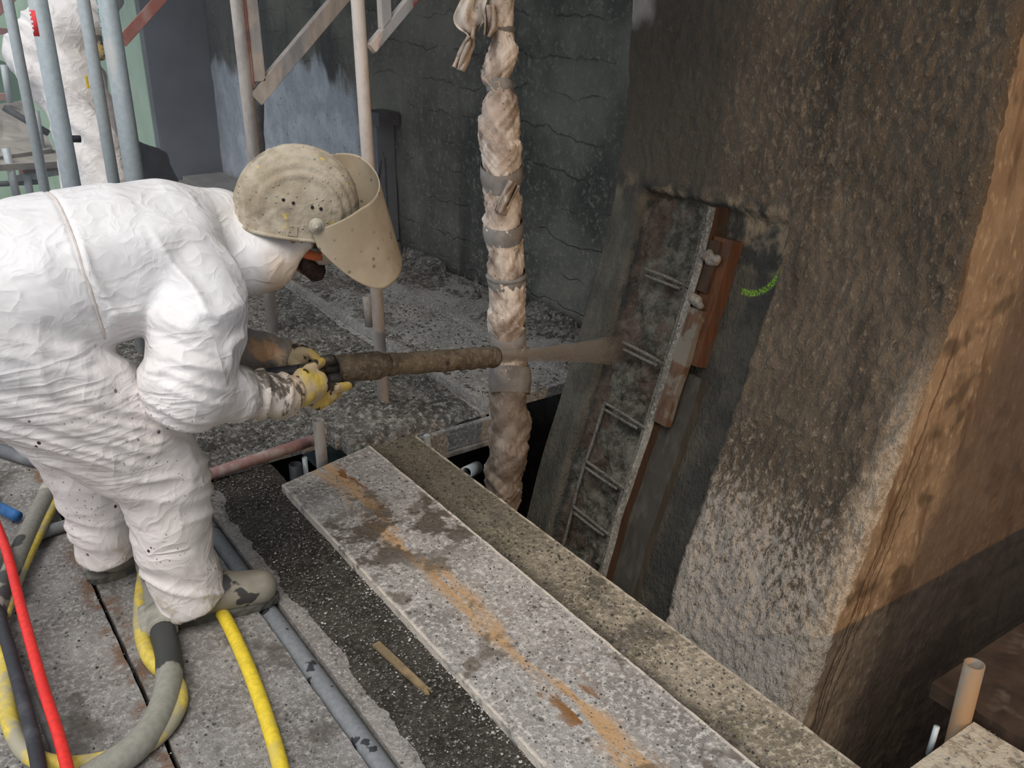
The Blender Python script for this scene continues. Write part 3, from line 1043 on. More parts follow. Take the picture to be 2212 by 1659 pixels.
vert(196, 232, 4.45, .0260, 'scaffold_tube', 'thin galvanised tube between the two thick standards')
vert(38, 75, 5.3, .0255, 'scaffold_tube', 'dark galvanised tube behind the standard with red sticker')
d0, d1 = at(262, 92, y=4.3), at(352, -8, y=4.3)
obox('diagonal_brace', d0, d0 + (d1 - d0) * 1.6, .045, .012, M_redpaint, side=(1, 0, -.9), label='red oxide diagonal brace beside the thick standard', cat='brace')
d0, d1 = at(92, 42, y=6.4), at(140, -2, y=6.4)
obox('diagonal_brace', d0, d0 + (d1 - d0) * 3, .06, .02, M_redpaint, side=(1, 0, -.9), label='short red oxide brace above the second worker', cat='brace')
d0, d1 = at(-15, 28, y=6.6), at(22, -8, y=6.6)
obox('diagonal_brace', d0, d0 + (d1 - d0) * 2, .07, .02, M_redpaint, side=(1, 0, -.9), label='red oxide brace in the top left corner', cat='brace')
# neighbouring bay far left
bx = thing('scaffold_bay', 'far scaffold bay with tilted plywood sheet behind the left standards', 'scaffold', loc=tuple(at(50, 380, y=7.2)))
M_ply = plain('dusty_plywood', (.33, .31, .28), .85, .2, 8, .2, dust=(.45, .43, .40))


def quad_slab(name, pts, t, mat, parent=None, **k):
    p = np.array(pts, float)
    n = np.cross(p[1] - p[0], p[2] - p[0])
    n /= np.linalg.norm(n)
    V = np.vstack([p, p - n * t])
    m = len(p)
    F = [list(range(m)), list(range(m, 2 * m))[::-1]] + [[i, m + i, m + (i + 1) % m, (i + 1) % m][::-1] for i in range(m)]
    o = mk(name, V, F, mat, None, False, **k)
    return put(o, parent) if parent else o


quad_slab('plywood_sheet', [at(-30, 238, y=7.6), at(62, 222, y=8.2), at(112, 330, y=6.9), at(-30, 352, y=6.6)], .03, M_ply, bx)
quad_slab('deck_board', [at(-40, 352, y=6.7), at(125, 336, y=7.0), at(128, 362, y=6.7), at(-40, 372, y=6.5)], .04, M_ply, bx)
put(obox('ledger', at(45, 370, y=6.8), at(125, 360, y=6.9), .05, .05, M_redpaint), bx)
put(obox('transom', at(20, 388, y=6.7), at(125, 372, y=6.8), .04, .035, M_galv), bx)
for q0, q1, yy in (((12, 320), (38, 430), 6.6), ((58, 378), (68, 440), 6.7), ((76, 240), (92, 335), 6.9), ((8, 140), (22, 222), 7.8)):
    put(mk('tube', *tube_vf([at(*q0, y=yy), at(*q1, y=yy)], .024, 12), M_galv), bx)
put(mk('tube', *tube_vf([at(-10, 398, y=6.9), at(95, 392, y=7.0)], .018, 12), M_darksteel), bx)
put(mk('tube', *tube_vf([at(8, 232, y=7.0), at(105, 288, y=6.9)], .022, 12), M_darksteel), bx)
put(mk('coupler', *lathe_vf(at(70, 265, y=6.9), (0, 0, 1), [(-.03, .03), (-.03, .05), (.0, .055), (.03, .05), (.03, .03)], 14), M_galv), bx)
M_green_dark = plain('dark_green_panel', (.10, .21, .15), .7, .15, 4, .1)
quad_slab('site_panel', [at(-30, 118, y=12), at(52, 150, y=12), at(60, 222, y=12), at(-30, 232, y=12)], .05, M_green_dark, label='dark green panel low on the far left wall', cat='panel')
d0, d1 = at(-20, 66, y=9), at(26, 69, y=9)
obox('guard_rail', d0, d1, .05, .05, M_redpaint, label='short red guard rail end at the left border', cat='rail')
d0, d1 = at(-10, 210, y=8), at(18, 208, y=8)
obox('guard_rail', d0, d1, .07, .05, M_redpaint, label='stub of red rail at the left border above the plywood', cat='rail')
# toggle lug on the sticker standard
tl = at(148, 300, y=3.22)
lug = mk('wedge_lug', *tube_vf([tl - np.array([.02, .0, -.002]), tl + np.array([.035, 0, -.003])], .011, 10), M_darksteel)
put(lug, sc)

M_stub = _steel('grey_dusty_tube', (.20, .19, .175), (.30, .285, .265), (.45, .62), .8, .05)
# stubs and horizontal tube around the hole in the deck
v, f = pipe_vf((1.155, 2.93, -.5), (1.153, 2.93, .175), .0215, .0175)
sb = thing('tube_stub', 'short open tube stub standing in the hole in the deck', 'scaffold tube', loc=(1.155, 2.93, 0))
put(mk('tube', v, f, M_stub), sb)
put(mk('collar', *lathe_vf((1.155, 2.93, -.03), (0, 0, 1), [(0, .024), (0, .034), (.008, .036), (.022, .03), (.03, .023)], 18), M_stub), sb)
M_pink = _steel('pink_dusty_tube', (.34, .20, .19), (.44, .36, .34), (.45, .62), .8, .1)
p0, p1 = at(420, 1036, z=.03), at(700, 943, z=.03)
tube_thing('ledger_tube', p0, p1, .0215, M_pink, 'pinkish dusty ledger tube lying across the deck by the knee', open_end=False)
# things seen down the hole
tube_thing('tube_stub', (1.085, 3.03, -.7), (1.085, 3.03, -.03), .024, M_darksteel, 'dark tube end down in the hole under the ledger')
tube_thing('tube_stub', (1.128, 3.04, -.7), (1.128, 3.04, -.02), .010, M_galv, 'thin grey rod down in the hole under the ledger')
v, f = pipe_vf((1.945, 4.12, 0), (1.94, 4.12, .20), .0235, .02)
mk('tube_stub', v, f, M_stub, None, True, 'short tube stub behind the dusty frame post', 'scaffold tube')

# transom under the front of the far deck
tr = thing('transom', 'grey steel transom under the near edge of the far deck', 'scaffold beam', loc=(1.75, 2.93, -.1))
put(box('web', 1.57, 1.93, 2.915, 2.945, -.105, -.012, M_plank_far), tr)
put(box('lower_flange', 1.57, 1.93, 2.90, 2.95, -.125, -.105, M_stub), tr)
put(box('end_plate', 1.915, 1.93, 2.90, 2.96, -.13, .02, M_galv), tr)
put(box('hook', 1.575, 1.60, 2.895, 2.915, -.05, .005, M_galv), tr)
v, f = pipe_vf(at(1030, 1010, y=2.85), at(1006, 1022, y=2.75), .026, .021)
mk('lower_tube', v, f, M_galv, None, True, 'open tube end in the dark gap below the transom', 'scaffold tube')
tube_thing('lower_tube', (1.62, 3.3, -.55), (2.05, 2.55, -.60), .024, M_darksteel, 'dark tube crossing deep in the gap behind the wrapped pole')

# rusty stub on the right
rb = thing('tube_stub', 'rusty open tube stub standing on the short deck at lower right', 'scaffold tube', loc=(1.93, .82, 0))
q = at(2076, 1548, z=0)
put(mk('tube', *pipe_vf((q[0], q[1], -.4), (q[0] + .004, q[1], .158), .0235, .019), M_rusty), rb)
put(mk('collar', *lathe_vf((q[0], q[1], 0), (0, 0, 1), [(-.02, .03), (.0, .034), (.012, .033), (.016, .024)], 20), M_rusty), rb)
q2 = at(2022, 1600, z=0)
mk('steel_pin', *tube_vf([(q2[0], q2[1] + .01, -.05), (q2[0] + .01, q2[1] + .01, .03)], .007, 10), M_galv, None, True, 'small grey pin at the edge of the short deck', 'pin')

# ------------------------------------------------------------------ wrapped poles
_vh = np.array([math.sin(AZ), math.cos(AZ), 0])


def atD(px, py, D):
    r = _fw + _rt * (px - 1106) / FPX + _up * (829.5 - py) / FPX
    t = D / (r @ _vh)
    return _C + r * t, t


def _cloth(name, light, mid, dark):
    n = NT(name)
    s = n.sep()
    a = n.noise(7, 6, .65)
    c = n.mix(n.rng(a, .35, .6), dark, mid)
    c = n.mix(n.rng(n.noise(13, 5, .6, n.vec((1, 1, .5))), .45, .62), c, light)
    low = n.rng(n.mth('ADD', s[2], n.mth('MULTIPLY', n.noise(5, 4), .3)), .42, .72, 1, 0)
    c = n.mix(n.mth('MULTIPLY', low, .7), c, (.085, .062, .045))
    c = n.mix(n.rng(n.vor(38), .08, .16, .7, 0), c, (.06, .045, .035))
    return n.out(c, .75, n.bump(n.mth('ADD', a, n.noise(60, 4)), .5, .006))


M_cloth = _cloth('stained_wrapping', (.72, .64, .55), (.52, .43, .36), (.26, .20, .155))
M_cloth_dark = plain('dark_wrapping', (.085, .085, .095), .8, .35, 14, .6)
M_tape = plain('grey_tape', (.22, .212, .20), .55, .25, 18, .4, dust=(.22, .19, .16), dustlo=.52, dusthi=.66)


def wrapped(rows, D, nseg=84, zsub=12, fold=.13, mat=M_cloth, seed=1, parent=None, name='wrapping'):
    R = np.array(rows, float)
    pts, rad = [], []
    for py, cx, hw in R:
        p, t = atD(cx, py, D)
        pts.append(p)
        rad.append(hw * t / FPX)
    P = catmull(pts, zsub)
    r = catmull(np.array(rad)[:, None], zsub)[:, 0]
    ang = np.linspace(0, 2 * np.pi, nseg, endpoint=False)
    zz = P[:, 2]
    A, Z = np.meshgrid(ang, zz)
    hel = A + Z * 9.0
    q = np.stack([np.cos(hel).ravel() * 1.6, np.sin(hel).ravel() * 1.6, (Z * 5).ravel()], 1)
    n1 = fbm(q, 4, seed, .6).reshape(A.shape)
    q2 = np.stack([np.cos(A - Z * 16).ravel() * 2.2, np.sin(A - Z * 16).ravel() * 2.2, (Z * 3).ravel()], 1)
    n2 = 1 - np.abs(2 * vnoise(q2, seed + 5).reshape(A.shape) - 1)
    sw = (A / (2 * np.pi) + Z * 6.2 + .7 * (n1 - .5)) % 1.0
    q3 = np.stack([np.cos(A + Z * 14).ravel() * 5, np.sin(A + Z * 14).ravel() * 5, (Z * 9).ravel()], 1)
    n3 = 1 - np.abs(2 * fbm(q3, 2, seed + 9).reshape(A.shape) - 1)
    sw2 = (-A / (2 * np.pi) + Z * 3.1 + .6 * n2) % 1.0
    rr = r[:, None] * (1 + fold * (n1 - .5) * 1.2 + fold * .6 * (n2 - .5) - .03 + .22 * (sw - .5) + .13 * (sw2 - .5) + .10 * (n3 - .8))
    V = np.stack([P[:, 0:1] + rr * np.cos(A), P[:, 1:2] + rr * np.sin(A), Z + .01 * (n2 - .5)], -1).reshape(-1, 3)
    F = []
    n = nseg
    for i in range(len(P) - 1):
        for j in range(n):
            k = (j + 1) % n
            F.append([i * n + j, (i + 1) * n + j, (i + 1) * n + k, i * n + k])
    o = mk(name, V, F, mat)
    if parent:
        put(o, parent)
    return o, P, r


DW = 3.14
base, _t = atD(1090, 1060, DW)
wp = thing('wrapped_pole', 'upright pole bound in stained cloth and grey tape in front of the pier', 'pole', loc=(base[0], base[1], -.5))
rows = [(-330, 1076, 27), (-200, 1078, 29), (-60, 1082, 30), (0, 1080, 29), (55, 1084, 27), (62, 1086, 22), (80, 1088, 25), (110, 1086, 30), (140, 1076, 33), (175, 1072, 28), (195, 1082, 27),
        (225, 1080, 38), (300, 1080, 45), (350, 1082, 43), (410, 1085, 39), (500, 1087, 39), (600, 1094, 38), (690, 1097, 40), (725, 1096, 36),
        (790, 1102, 41), (870, 1100, 41), (960, 1098, 43), (1040, 1090, 40), (1085, 1086, 34), (1180, 1080, 30), (1300, 1076, 28)]
_, WP, WR = wrapped(rows, DW, parent=wp, fold=.17)
core = WP.copy()
put(mk('core_pole', *tube_vf([WP[0] + np.array([0, 0, .3]), WP[-1] - np.array([0, 0, .9])], .024, 14), M_darksteel), wp)


def tape_ring(py0, py1, tilt, label=None, D=DW, grow=1.13, mat=M_tape):
    cz = [atD(1085, (py0 + py1) / 2, D)[0][2], abs(atD(1085, py0, D)[0][2] - atD(1085, py1, D)[0][2])]
    i = np.argmin(np.abs(WP[:, 2] - cz[0]))
    c, r = WP[i], WR[i] * grow
    ang = np.linspace(0, 2 * np.pi, 48, endpoint=False)
    V = []
    for u in np.linspace(-.5, .5, 5):
        rr = r * (1 - .25 * u * u) + .004 * (vnoise(np.stack([np.cos(ang) * 3, np.sin(ang) * 3, 0 * ang + u * 4 + cz[0] * 9], 1)) - .5)
        V.append(np.stack([c[0] + rr * np.cos(ang), c[1] + rr * np.sin(ang), cz[0] + u * cz[1] + tilt * np.cos(ang + 2.2) * r], 1))
    V = np.vstack(V)
    n = 48
    F = [[i * n + j, i * n + (j + 1) % n, (i + 1) * n + (j + 1) % n, (i + 1) * n + j] for i in range(4) for j in range(n)]
    return put(mk('tape_band', V, F, mat), wp)


tape_ring(178, 202, .4)
tape_ring(352, 392, -.45)
tape_ring(478, 515, -.25)
tape_ring(585, 612, -.25)
tape_ring(590, 600, -.1, grow=1.17)
tape_ring(700, 740, -.7)
tape_ring(795, 850, .5)
tape_ring(60, 72, .2)


def ribbon(name, pts, w, D, mat, parent, seed=0):
    """a loose strip of cloth hanging free; pts are (px, py, half width px)"""
    R = np.array(pts, float)
    C_ = catmull(R, 6)
    V = []
    m = 13
    T = np.gradient(C_[:, :2], axis=0)
    T /= np.linalg.norm(T, axis=1)[:, None]
    for i, (px, py, hw) in enumerate(C_):
        nx, ny = -T[i][1], T[i][0]
        for u in np.linspace(-1, 1, m):
            d = .022 * math.sin(u * 4 + i * .25 + seed) + .012 * math.sin(u * 9 + seed * 2)
            V.append(atD(px + nx * hw * u, py + ny * hw * u, D + d)[0])
    V = np.array(V)
    o = mk(name, V, grid_faces(len(C_), m), mat)
    md = o.modifiers.new('thick', 'SOLIDIFY')
    md.thickness = .004
    return put(o, parent)


ribbon('loose_cloth', [(1040, -30, 22), (1022, 10, 28), (1015, 45, 36), (1018, 72, 12), (1017, 84, 7)], .1, DW - .02, M_cloth, wp, 1)
ribbon('loose_cloth', [(1018, 78, 6), (1014, 95, 12), (1003, 120, 14), (990, 150, 13)], .1, DW - .03, M_cloth, wp, 2)
ribbon('loose_cloth', [(1060, 10, 14), (1062, 50, 16), (1052, 78, 8)], .1, DW - .05, M_cloth, wp, 4)
ribbon('loose_cloth', [(1112, 395, 14), (1092, 430, 15), (1078, 460, 14)], .1, DW - .075, M_cloth, wp, 3)

rows = [(-40, 548, 10), (60, 550, 10), (160, 553, 11), (230, 556, 13), (300, 559, 12), (380, 561, 13), (460, 566, 12), (560, 571, 11)]
base, _t = atD(560, 500, 5.6)
w2 = thing('wrapped_pole', 'thin dark wrapped pole behind the dusty post left of the helmet', 'pole', loc=(base[0], base[1], 0))
wrapped(rows, 5.6, 24, 6, .2, M_cloth_dark, 4, w2)

# dark steel bits fixed low on the back wall behind the visor
br = thing('wall_bracket', 'dark steel box and thin rods at the back wall behind the post', 'bracket', loc=tuple(at(815, 300, x=2.6)))
p = at(822, 262, x=2.66)
put(box('header', 2.60, 2.74, p[1] - .10, p[1] + .12, p[2] - .02, p[2] + .06, M_darksteel), br)
put(box('body', 2.62, 2.74, p[1] - .02, p[1] + .14, p[2] - .75, p[2] - .02, M_wall_dark), br)
p = at(829, 340, x=2.58)
put(mk('rod', *tube_vf([p, p + np.array([0, 0, -.7])], .012, 10), M_darksteel), br)
put(mk('rod', *tube_vf([at(817, 395, x=2.56), at(822, 350, x=2.57), at(828, 330, x=2.58)], .008, 8), M_darksteel), br)

# ------------------------------------------------------------------ formwork and rebar on the pier
def slope_board(name, y0, y1, o0, o1, z0, z1, mat, label, n=36, taper=0.0):
    V = []
    for z in np.linspace(z0, z1, n):
        k = (z - z0) / (z1 - z0)
        yy1 = y1 - taper * k
        for yy, oo in ((y0, o0), (yy1, o0), (yy1, o1), (y0, o1)):
            V.append(pier_pt(yy, z, oo + .002 * math.sin(z * 31 + yy * 40)))
    F = [[0, 1, 2, 3], [4 * n - 1, 4 * n - 2, 4 * n - 3, 4 * n - 4]]
    for i in range(n - 1):
        for j in range(4):
            k = (j + 1) % 4
            F.append([4 * i + j, 4 * (i + 1) + j, 4 * (i + 1) + k, 4 * i + k])
    return mk(name, V, F, mat, None, False, label, 'board')


def _wood(name, col, dirt, lo=.48, hi=.6):
    n = NT(name)
    g = n.noise(40, 4, .6, n.vec((1, 1, .05)))
    c = n.mix(n.rng(g, .3, .7), tuple(q * .55 for q in col), col)
    c = n.mix(n.rng(n.noise(9, 5, .6), lo, hi), c, dirt)
    return n.out(c, .8, n.bump(g, .35, .004))


M_board_grey = _wood('mortar_caked_board', (.14, .08, .05), (.17, .155, .125), .44, .54)
M_board_brown = _wood('brown_formwork', (.060, .032, .018), (.042, .032, .023))
M_board_dark = _wood('damp_dark_board', (.075, .070, .058), (.05, .047, .04))
M_board_orange = _wood('fresh_orange_wood', (.13, .052, .022), (.075, .045, .028), .48, .62)
M_board_edge = gritty('mortar_splashed_edge', (.14, .13, .11), (.25, .235, .20), (.38, .36, .31), fine=80)


def edge_board():
    b = thing('formwork_board', 'long edge-on formwork board with mortar-splashed grey edge along the niche', 'board', loc=tuple(pier_pt(2.27, 0, 0)))
    a = slope_board('board_face', 2.256, 2.287, -.07, .050, .915, -1.2, M_board_brown, None)
    e = slope_board('board_edge', 2.255, 2.288, .0502, .0525, .913, -1.2, M_board_edge, None)
    for o in (a, e):
        del o['category']
        put(o, b)


edge_board()
slope_board('formwork_board', 2.165, 2.250, -.03, .030, .815, .37, M_board_orange, 'short orange-brown board screwed beside the edge-on board at the top')
slope_board('formwork_board', 2.205, 2.254, .031, .045, .80, .62, M_board_brown, 'small brown offcut on top of the orange board')
slope_board('formwork_board', 2.190, 2.2545, .032, .060, .56, .14, M_board_grey, 'mortar-caked batten fixed over the middle of the edge-on board', taper=-.0)
slope_board('formwork_board', 2.135, 2.2550, -.03, .012, .335, -1.2, M_board_dark, 'long damp dark board running down into the gap', taper=-.0)
lump = []
for (yy, zz, oo, nm) in ((2.225, .585, .055, 1), (2.215, .735, .045, 2)):
    fld = Field(pier_pt(yy, zz, oo) - .06, pier_pt(yy, zz, oo) + .06, .005)
    r_ = np.random.default_rng(nm)
    for k in range(9):
        fld.chain([pier_pt(yy, zz, oo) + r_.normal(0, .014, 3) * np.array([.6, 1.3, .9])], [.014], .01)
    V, F = fld.mesh()
    mk('mortar_lump', V, F, M_board_edge, None, True, ('upper' if nm == 2 else 'lower') + ' lump of mortar stuck on the formwork boards', 'mortar')

rebar_mat = gritty('mortar_coated_rebar', (.11, .10, .085), (.19, .18, .155), (.30, .285, .245), fine=120)
lad = thing('rebar_grid', 'exposed mortar-coated reinforcing bars in the niche', 'rebar', loc=tuple(pier_pt(2.45, .2, 0)))


def bar(P, r):
    P = catmull(P, 6)
    v, f = tube_vf(P, r * (1 + .10 * np.sin(np.arange(len(P)) * 2.1)), 10)
    return put(mk('rebar', v, f, rebar_mat), lad)


bar([pier_pt(2.345, z, -.008) for z in np.linspace(.88, -1.0, 14)], .0085)
for z in (.620, .333, .092, -.145, -.335):
    bar([pier_pt(2.585, z + .008, -.002), pier_pt(2.46, z + .006, .006), pier_pt(2.345, z - .002, .004), pier_pt(2.305, z - .004, -.004)], .0068)
    bar([pier_pt(2.575, z - .016, -.006), pier_pt(2.46, z - .018, .001), pier_pt(2.37, z - .02, .0)], .0062)
bar([pier_pt(2.60, z, -.022) for z in np.linspace(.1, -1.0, 8)], .007)

# ------------------------------------------------------------------ hoses on the deck
def _hose(name, col, dirt, lo=.5, hi=.62, rough=.6, f=8):
    n = NT(name)
    a = n.noise(f, 5, .6)
    c = n.mix(n.rng(n.noise(70, 4), .3, .7), tuple(q * .85 for q in col), tuple(min(1, q * 1.1) for q in col))
    c = n.mix(n.rng(a, lo, hi), c, dirt)
    return n.out(c, rough, n.bump(n.noise(45, 4), .2, .003))


M_hose_red = _hose('red_hose', (.78, .030, .022), (.70, .025, .02), rough=.45)
M_hose_black = _hose('black_hose', (.030, .033, .040), (.085, .09, .10), .5, .7)
M_hose_yellow = _hose('yellow_hose', (.80, .60, .045), (.62, .50, .12), .55, .7)
M_hose_tan = _hose('dusty_yellow_hose', (.64, .50, .09), (.36, .335, .25), .46, .60)
M_hose_grey = _hose('mortar_grey_hose', (.245, .24, .205), (.05, .052, .05), .54, .56, f=4)
def _wet_hose():
    n = NT('mortar_grey_hose_wet')
    c = n.mix(n.rng(n.noise(70, 4), .3, .7), (.25, .245, .21), (.31, .305, .26))
    w = at(362, 1410, z=.03)
    dv = n.t.nodes.new('ShaderNodeVectorMath')
    dv.operation = 'DISTANCE'
    n.put(dv.inputs[0], n.P)
    dv.inputs[1].default_value = tuple(w)
    k = n.mth('ADD', dv.outputs['Value'], n.mth('MULTIPLY', n.noise(11, 4, .6), .24))
    c = n.mix(n.rng(k, .235, .25, 1, 0), c, (.045, .047, .045))
    c = n.mix(n.rng(n.noise(9, 3), .63, .65), c, (.055, .055, .05))
    return n.out(c, .6, n.bump(n.noise(45, 3), .2, .003))


M_hose_wet = _wet_hose()
M_hose_mid = _hose('grey_hose', (.20, .205, .205), (.12, .125, .13), .5, .65)
M_hose_dark = _hose('dark_grey_pipe', (.12, .13, .145), (.20, .205, .21), .45, .65)
M_blue = _hose('blue_hose', (.035, .16, .42), (.10, .22, .40), .55, .7)
M_hose_tape = plain('mortar_caked_tape', (.33, .32, .27), .75, .25, 22, .6)


def hose(pts, r, mat, label, lift=0.0, name='hose', sub=10, cat='hose'):
    P = []
    for q in pts:
        z = q[2] if len(q) > 2 else r + lift
        P.append(at(q[0], q[1], z=z))
    P = catmull(P, sub)
    v, f = tube_vf(P, r, 18)
    return mk(name, v, f, mat, None, True, label, cat), P


hose([(-60, 980, .09), (-20, 1100, .10), (14, 1190, .10), (50, 1330, .09), (92, 1480, .085), (130, 1600, .085), (165, 1740, .085)], .0135, M_hose_red, 'bright red hose running down the left border')
hose([(-40, 1180, .055), (-8, 1310, .06), (22, 1410, .06), (52, 1520, .06), (75, 1610, .062), (95, 1720, .062)], .0165, M_hose_black, 'black hose beside the red hose')
hose([(20, 1400), (55, 1470), (95, 1560), (125, 1640), (140, 1720)], .0095, M_hose_mid, 'thin grey hose partly under the red hose')
hose([(-30, 1390, .035), (5, 1420, .035), (14, 1500, .03), (25, 1570, .03), (60, 1628, .03), (130, 1652, .03), (215, 1645, .022), (300, 1618, .022), (352, 1580), (384, 1530), (386, 1490), (368, 1460), (340, 1440), (318, 1410), (305, 1360), (305, 1300, .03), (314, 1235, .04), (335, 1160, .05), (370, 1080, .06)],
     .0205, M_hose_tan, 'dusty yellow hose looping round beside the thick grey hose')
hg, PG = hose([(300, 1120, .05), (310, 1190, .045), (330, 1260, .04), (346, 1340), (364, 1420), (362, 1490), (336, 1560), (292, 1615), (225, 1662), (130, 1720), (0, 1790)], .0335, M_hose_wet, 'thick mortar-grey hose curving out between the boots')


def sleeve(name, P, i0, i1, r, mat, parent, off=(0, 0, 0), sc=1.0):
    Q = P[i0:i1] + np.array(off)
    v, f = tube_vf(Q, r, 20)
    c = Q.mean(0)
    return mk(name, v, f, mat, parent)


i0 = int(np.argmin(np.linalg.norm(PG - at(335, 1345, z=.0335), axis=1)))
_s = sleeve('tape_wrap', PG, i0 - 2, i0 + 4, .0400, M_hose_tape, hg)
_q = PG[i0 - 3:i0 + 4] + _rt * -.034 + np.array([0, 0, -.008])
mk('tape_wrap', *tube_vf(_q, .0280, 16), M_hose_tape, hg)
hose([(470, 1310), (494, 1350), (535, 1440), (572, 1540), (602, 1640), (625, 1740)], .0185, M_hose_yellow, 'bright yellow hose leading from under the front boot')
hose([(180, 1235, .02), (296, 1200, .02), (305, 1240, .025)], .012, M_hose_mid, 'short grey hose end between the boots')
h8, P8 = hose([(215, 880, .06), (165, 965, .06), (118, 1040, .06), (62, 1150, .055), (14, 1262, .05), (-25, 1380, .045)], .0290, M_hose_grey, 'thick grey hose slanting behind the rear boot at left')
hose([(228, 905, .055), (178, 985, .05), (138, 1045, .05), (96, 1130, .045), (50, 1225, .04), (10, 1330, .04)], .0155, M_hose_tan, 'dusty yellow hose taped along the slanting grey hose')
i0 = int(np.argmin(np.linalg.norm(P8 - at(112, 1048, z=.06), axis=1)))
sleeve('tape_wrap', P8, i0 - 2, i0 + 3, .0315, M_hose_tape, h8)
mk('tape_wrap', *tube_vf(P8[i0 - 2:i0 + 3] + _rt * .028 + np.array([0, 0, -.01]), .020, 16), M_hose_tape, h8)
hose([(-40, 872), (10, 866), (70, 852), (160, 830)], .0200, M_hose_mid, 'grey hose lying across the groove behind the thigh')
hose([(-40, 960), (30, 982), (90, 998), (170, 1008)], .0245, M_hose_dark, 'dark grey hose passing under the slanting hose')
hose([(70, 1160), (120, 1142), (175, 1126), (240, 1108)], .0195, M_hose_mid, 'grey hose going behind the rear leg')
hose([(-60, 1068, .03), (-10, 1092, .03), (38, 1116, .03)], .0180, M_blue, 'blue hose end at the left border')
hose([(-40, 796, .02), (12, 798, .02), (60, 900, .015), (112, 1018, .012), (160, 1030, .012)], .0085, M_hose_yellow, 'thin yellow cord under the grey hoses')
# conduit in the slot between the boards
mk('conduit', *tube_vf([(.666, y, -.028 + .002 * math.sin(y * 5)) for y in np.linspace(.9, 3.04, 60)], .0285, 20), _hose('grey_conduit', (.21, .225, .24), (.035, .038, .042), .60, .62, f=16), None, True,
   'grey conduit lying in the slot between two planks', 'pipe')
# split wood sliver
p0, p1 = at(812, 1388, z=.016), at(925, 1492, z=.016)
d_ = (p1 - p0) / np.linalg.norm(p1 - p0)
n_ = np.array([-d_[1], d_[0], 0])
w_ = .011
V = [p0 + n_ * w_, p0 - n_ * w_, p0 + d_ * .06 - n_ * w_ * 1.05, p1 - n_ * w_ * .9, p1 + d_ * .008 - n_ * .002, p1 - d_ * .012 + n_ * .002, p1 + d_ * .002 + n_ * w_ * .7, p0 + d_ * .05 + n_ * w_]
V = [np.array(q) for q in V]
V2 = V + [q - np.array([0, 0, .008]) for q in V]
m_ = len(V)
F = [list(range(m_)), list(range(m_, 2 * m_))[::-1]] + [[i, m_ + i, m_ + (i + 1) % m_, (i + 1) % m_] for i in range(m_)]
mk('wood_sliver', V2, F, _wood('weathered_sliver', (.30, .22, .12), (.20, .15, .085)), None, False, 'split wooden sliver lying in the dark dirt', 'wood')

# ------------------------------------------------------------------ spray nozzle and jet
NZ0, NZ1 = at(700, 797, y=2.41), at(1072, 771, y=2.455)
M_noz = gritty('mortar_caked_nozzle', (.070, .056, .040), (.125, .100, .070), (.165, .135, .095), big=14, fine=48, bump=.6, specks=.1)
M_noz_dark = plain('black_coupling', (.022, .022, .022), .6, .4, 30, .4, dust=(.10, .08, .06), dustlo=.55, dusthi=.7)
nz = thing('spray_nozzle', 'mortar-caked spray nozzle held out by the bent worker', 'nozzle', loc=tuple(NZ0))
ax = NZ1 - NZ0
LN = np.linalg.norm(ax)
ax /= LN


def npos(px):
    return LN * (px - 700) / 372


prof_n = [(npos(800), .030), (npos(806), .0345)]
for u in np.linspace(npos(812), npos(1062), 44):
    prof_n.append((u, .0345 + .0012 * math.sin(u * 140) + .0010 * math.sin(u * 61) + .0015 * (u / LN)))
prof_n += [(npos(1068), .0365), (npos(1072), .033), (npos(1072), .020), (npos(1066), .019)]
V, F = lathe_vf(NZ0, ax, prof_n, 28)
V = V + (fbm(V * 45, 3, 3)[:, None] - .5) * .004
put(mk('barrel', V, F, M_noz), nz)
V, F = lathe_vf(NZ0, ax, [(npos(722), .026), (npos(725), .038), (npos(735), .0415), (npos(760), .0425), (npos(790), .0445), (npos(806), .044), (npos(816), .038), (npos(828), .034)], 28)
V = V + (fbm(V * 38, 3, 8)[:, None] - .5) * .006
put(mk('mixing_body', V, F, M_noz), nz)
V, F = lathe_vf(NZ0, ax, [(npos(655), .020), (npos(690), .022), (npos(700), .026), (npos(728), .026)], 22)
put(mk('coupling', V, F, M_noz_dark), nz)
for dz, dy in ((.030, -.012), (-.016, -.052)):
    c = NZ0 + ax * npos(704) + np.array([0, dy, dz])
    V, F = lathe_vf(c - ax * .02, ax, [(0, .012), (.004, .017), (.03, .019), (.042, .017), (.046, .010)], 18)
    put(mk('valve_lever', V, F, M_noz_dark), nz)

fh = catmull([NZ0 + ax * npos(690), at(640, 803, y=2.43), at(560, 815, y=2.46), at(480, 838, y=2.5), at(400, 880, y=2.56), at(330, 960, y=2.52), at(305, 1060, y=2.45), at(306, 1150, y=2.42), at(308, 1200, z=.06)], 8)
mk('feed_hose', *tube_vf(fh, .021, 16), M_hose_black, None, True, 'black feed hose running under the arms into the nozzle', 'hose')

HIT = at(1318, 757, x=2.30)
JD = HIT - NZ1


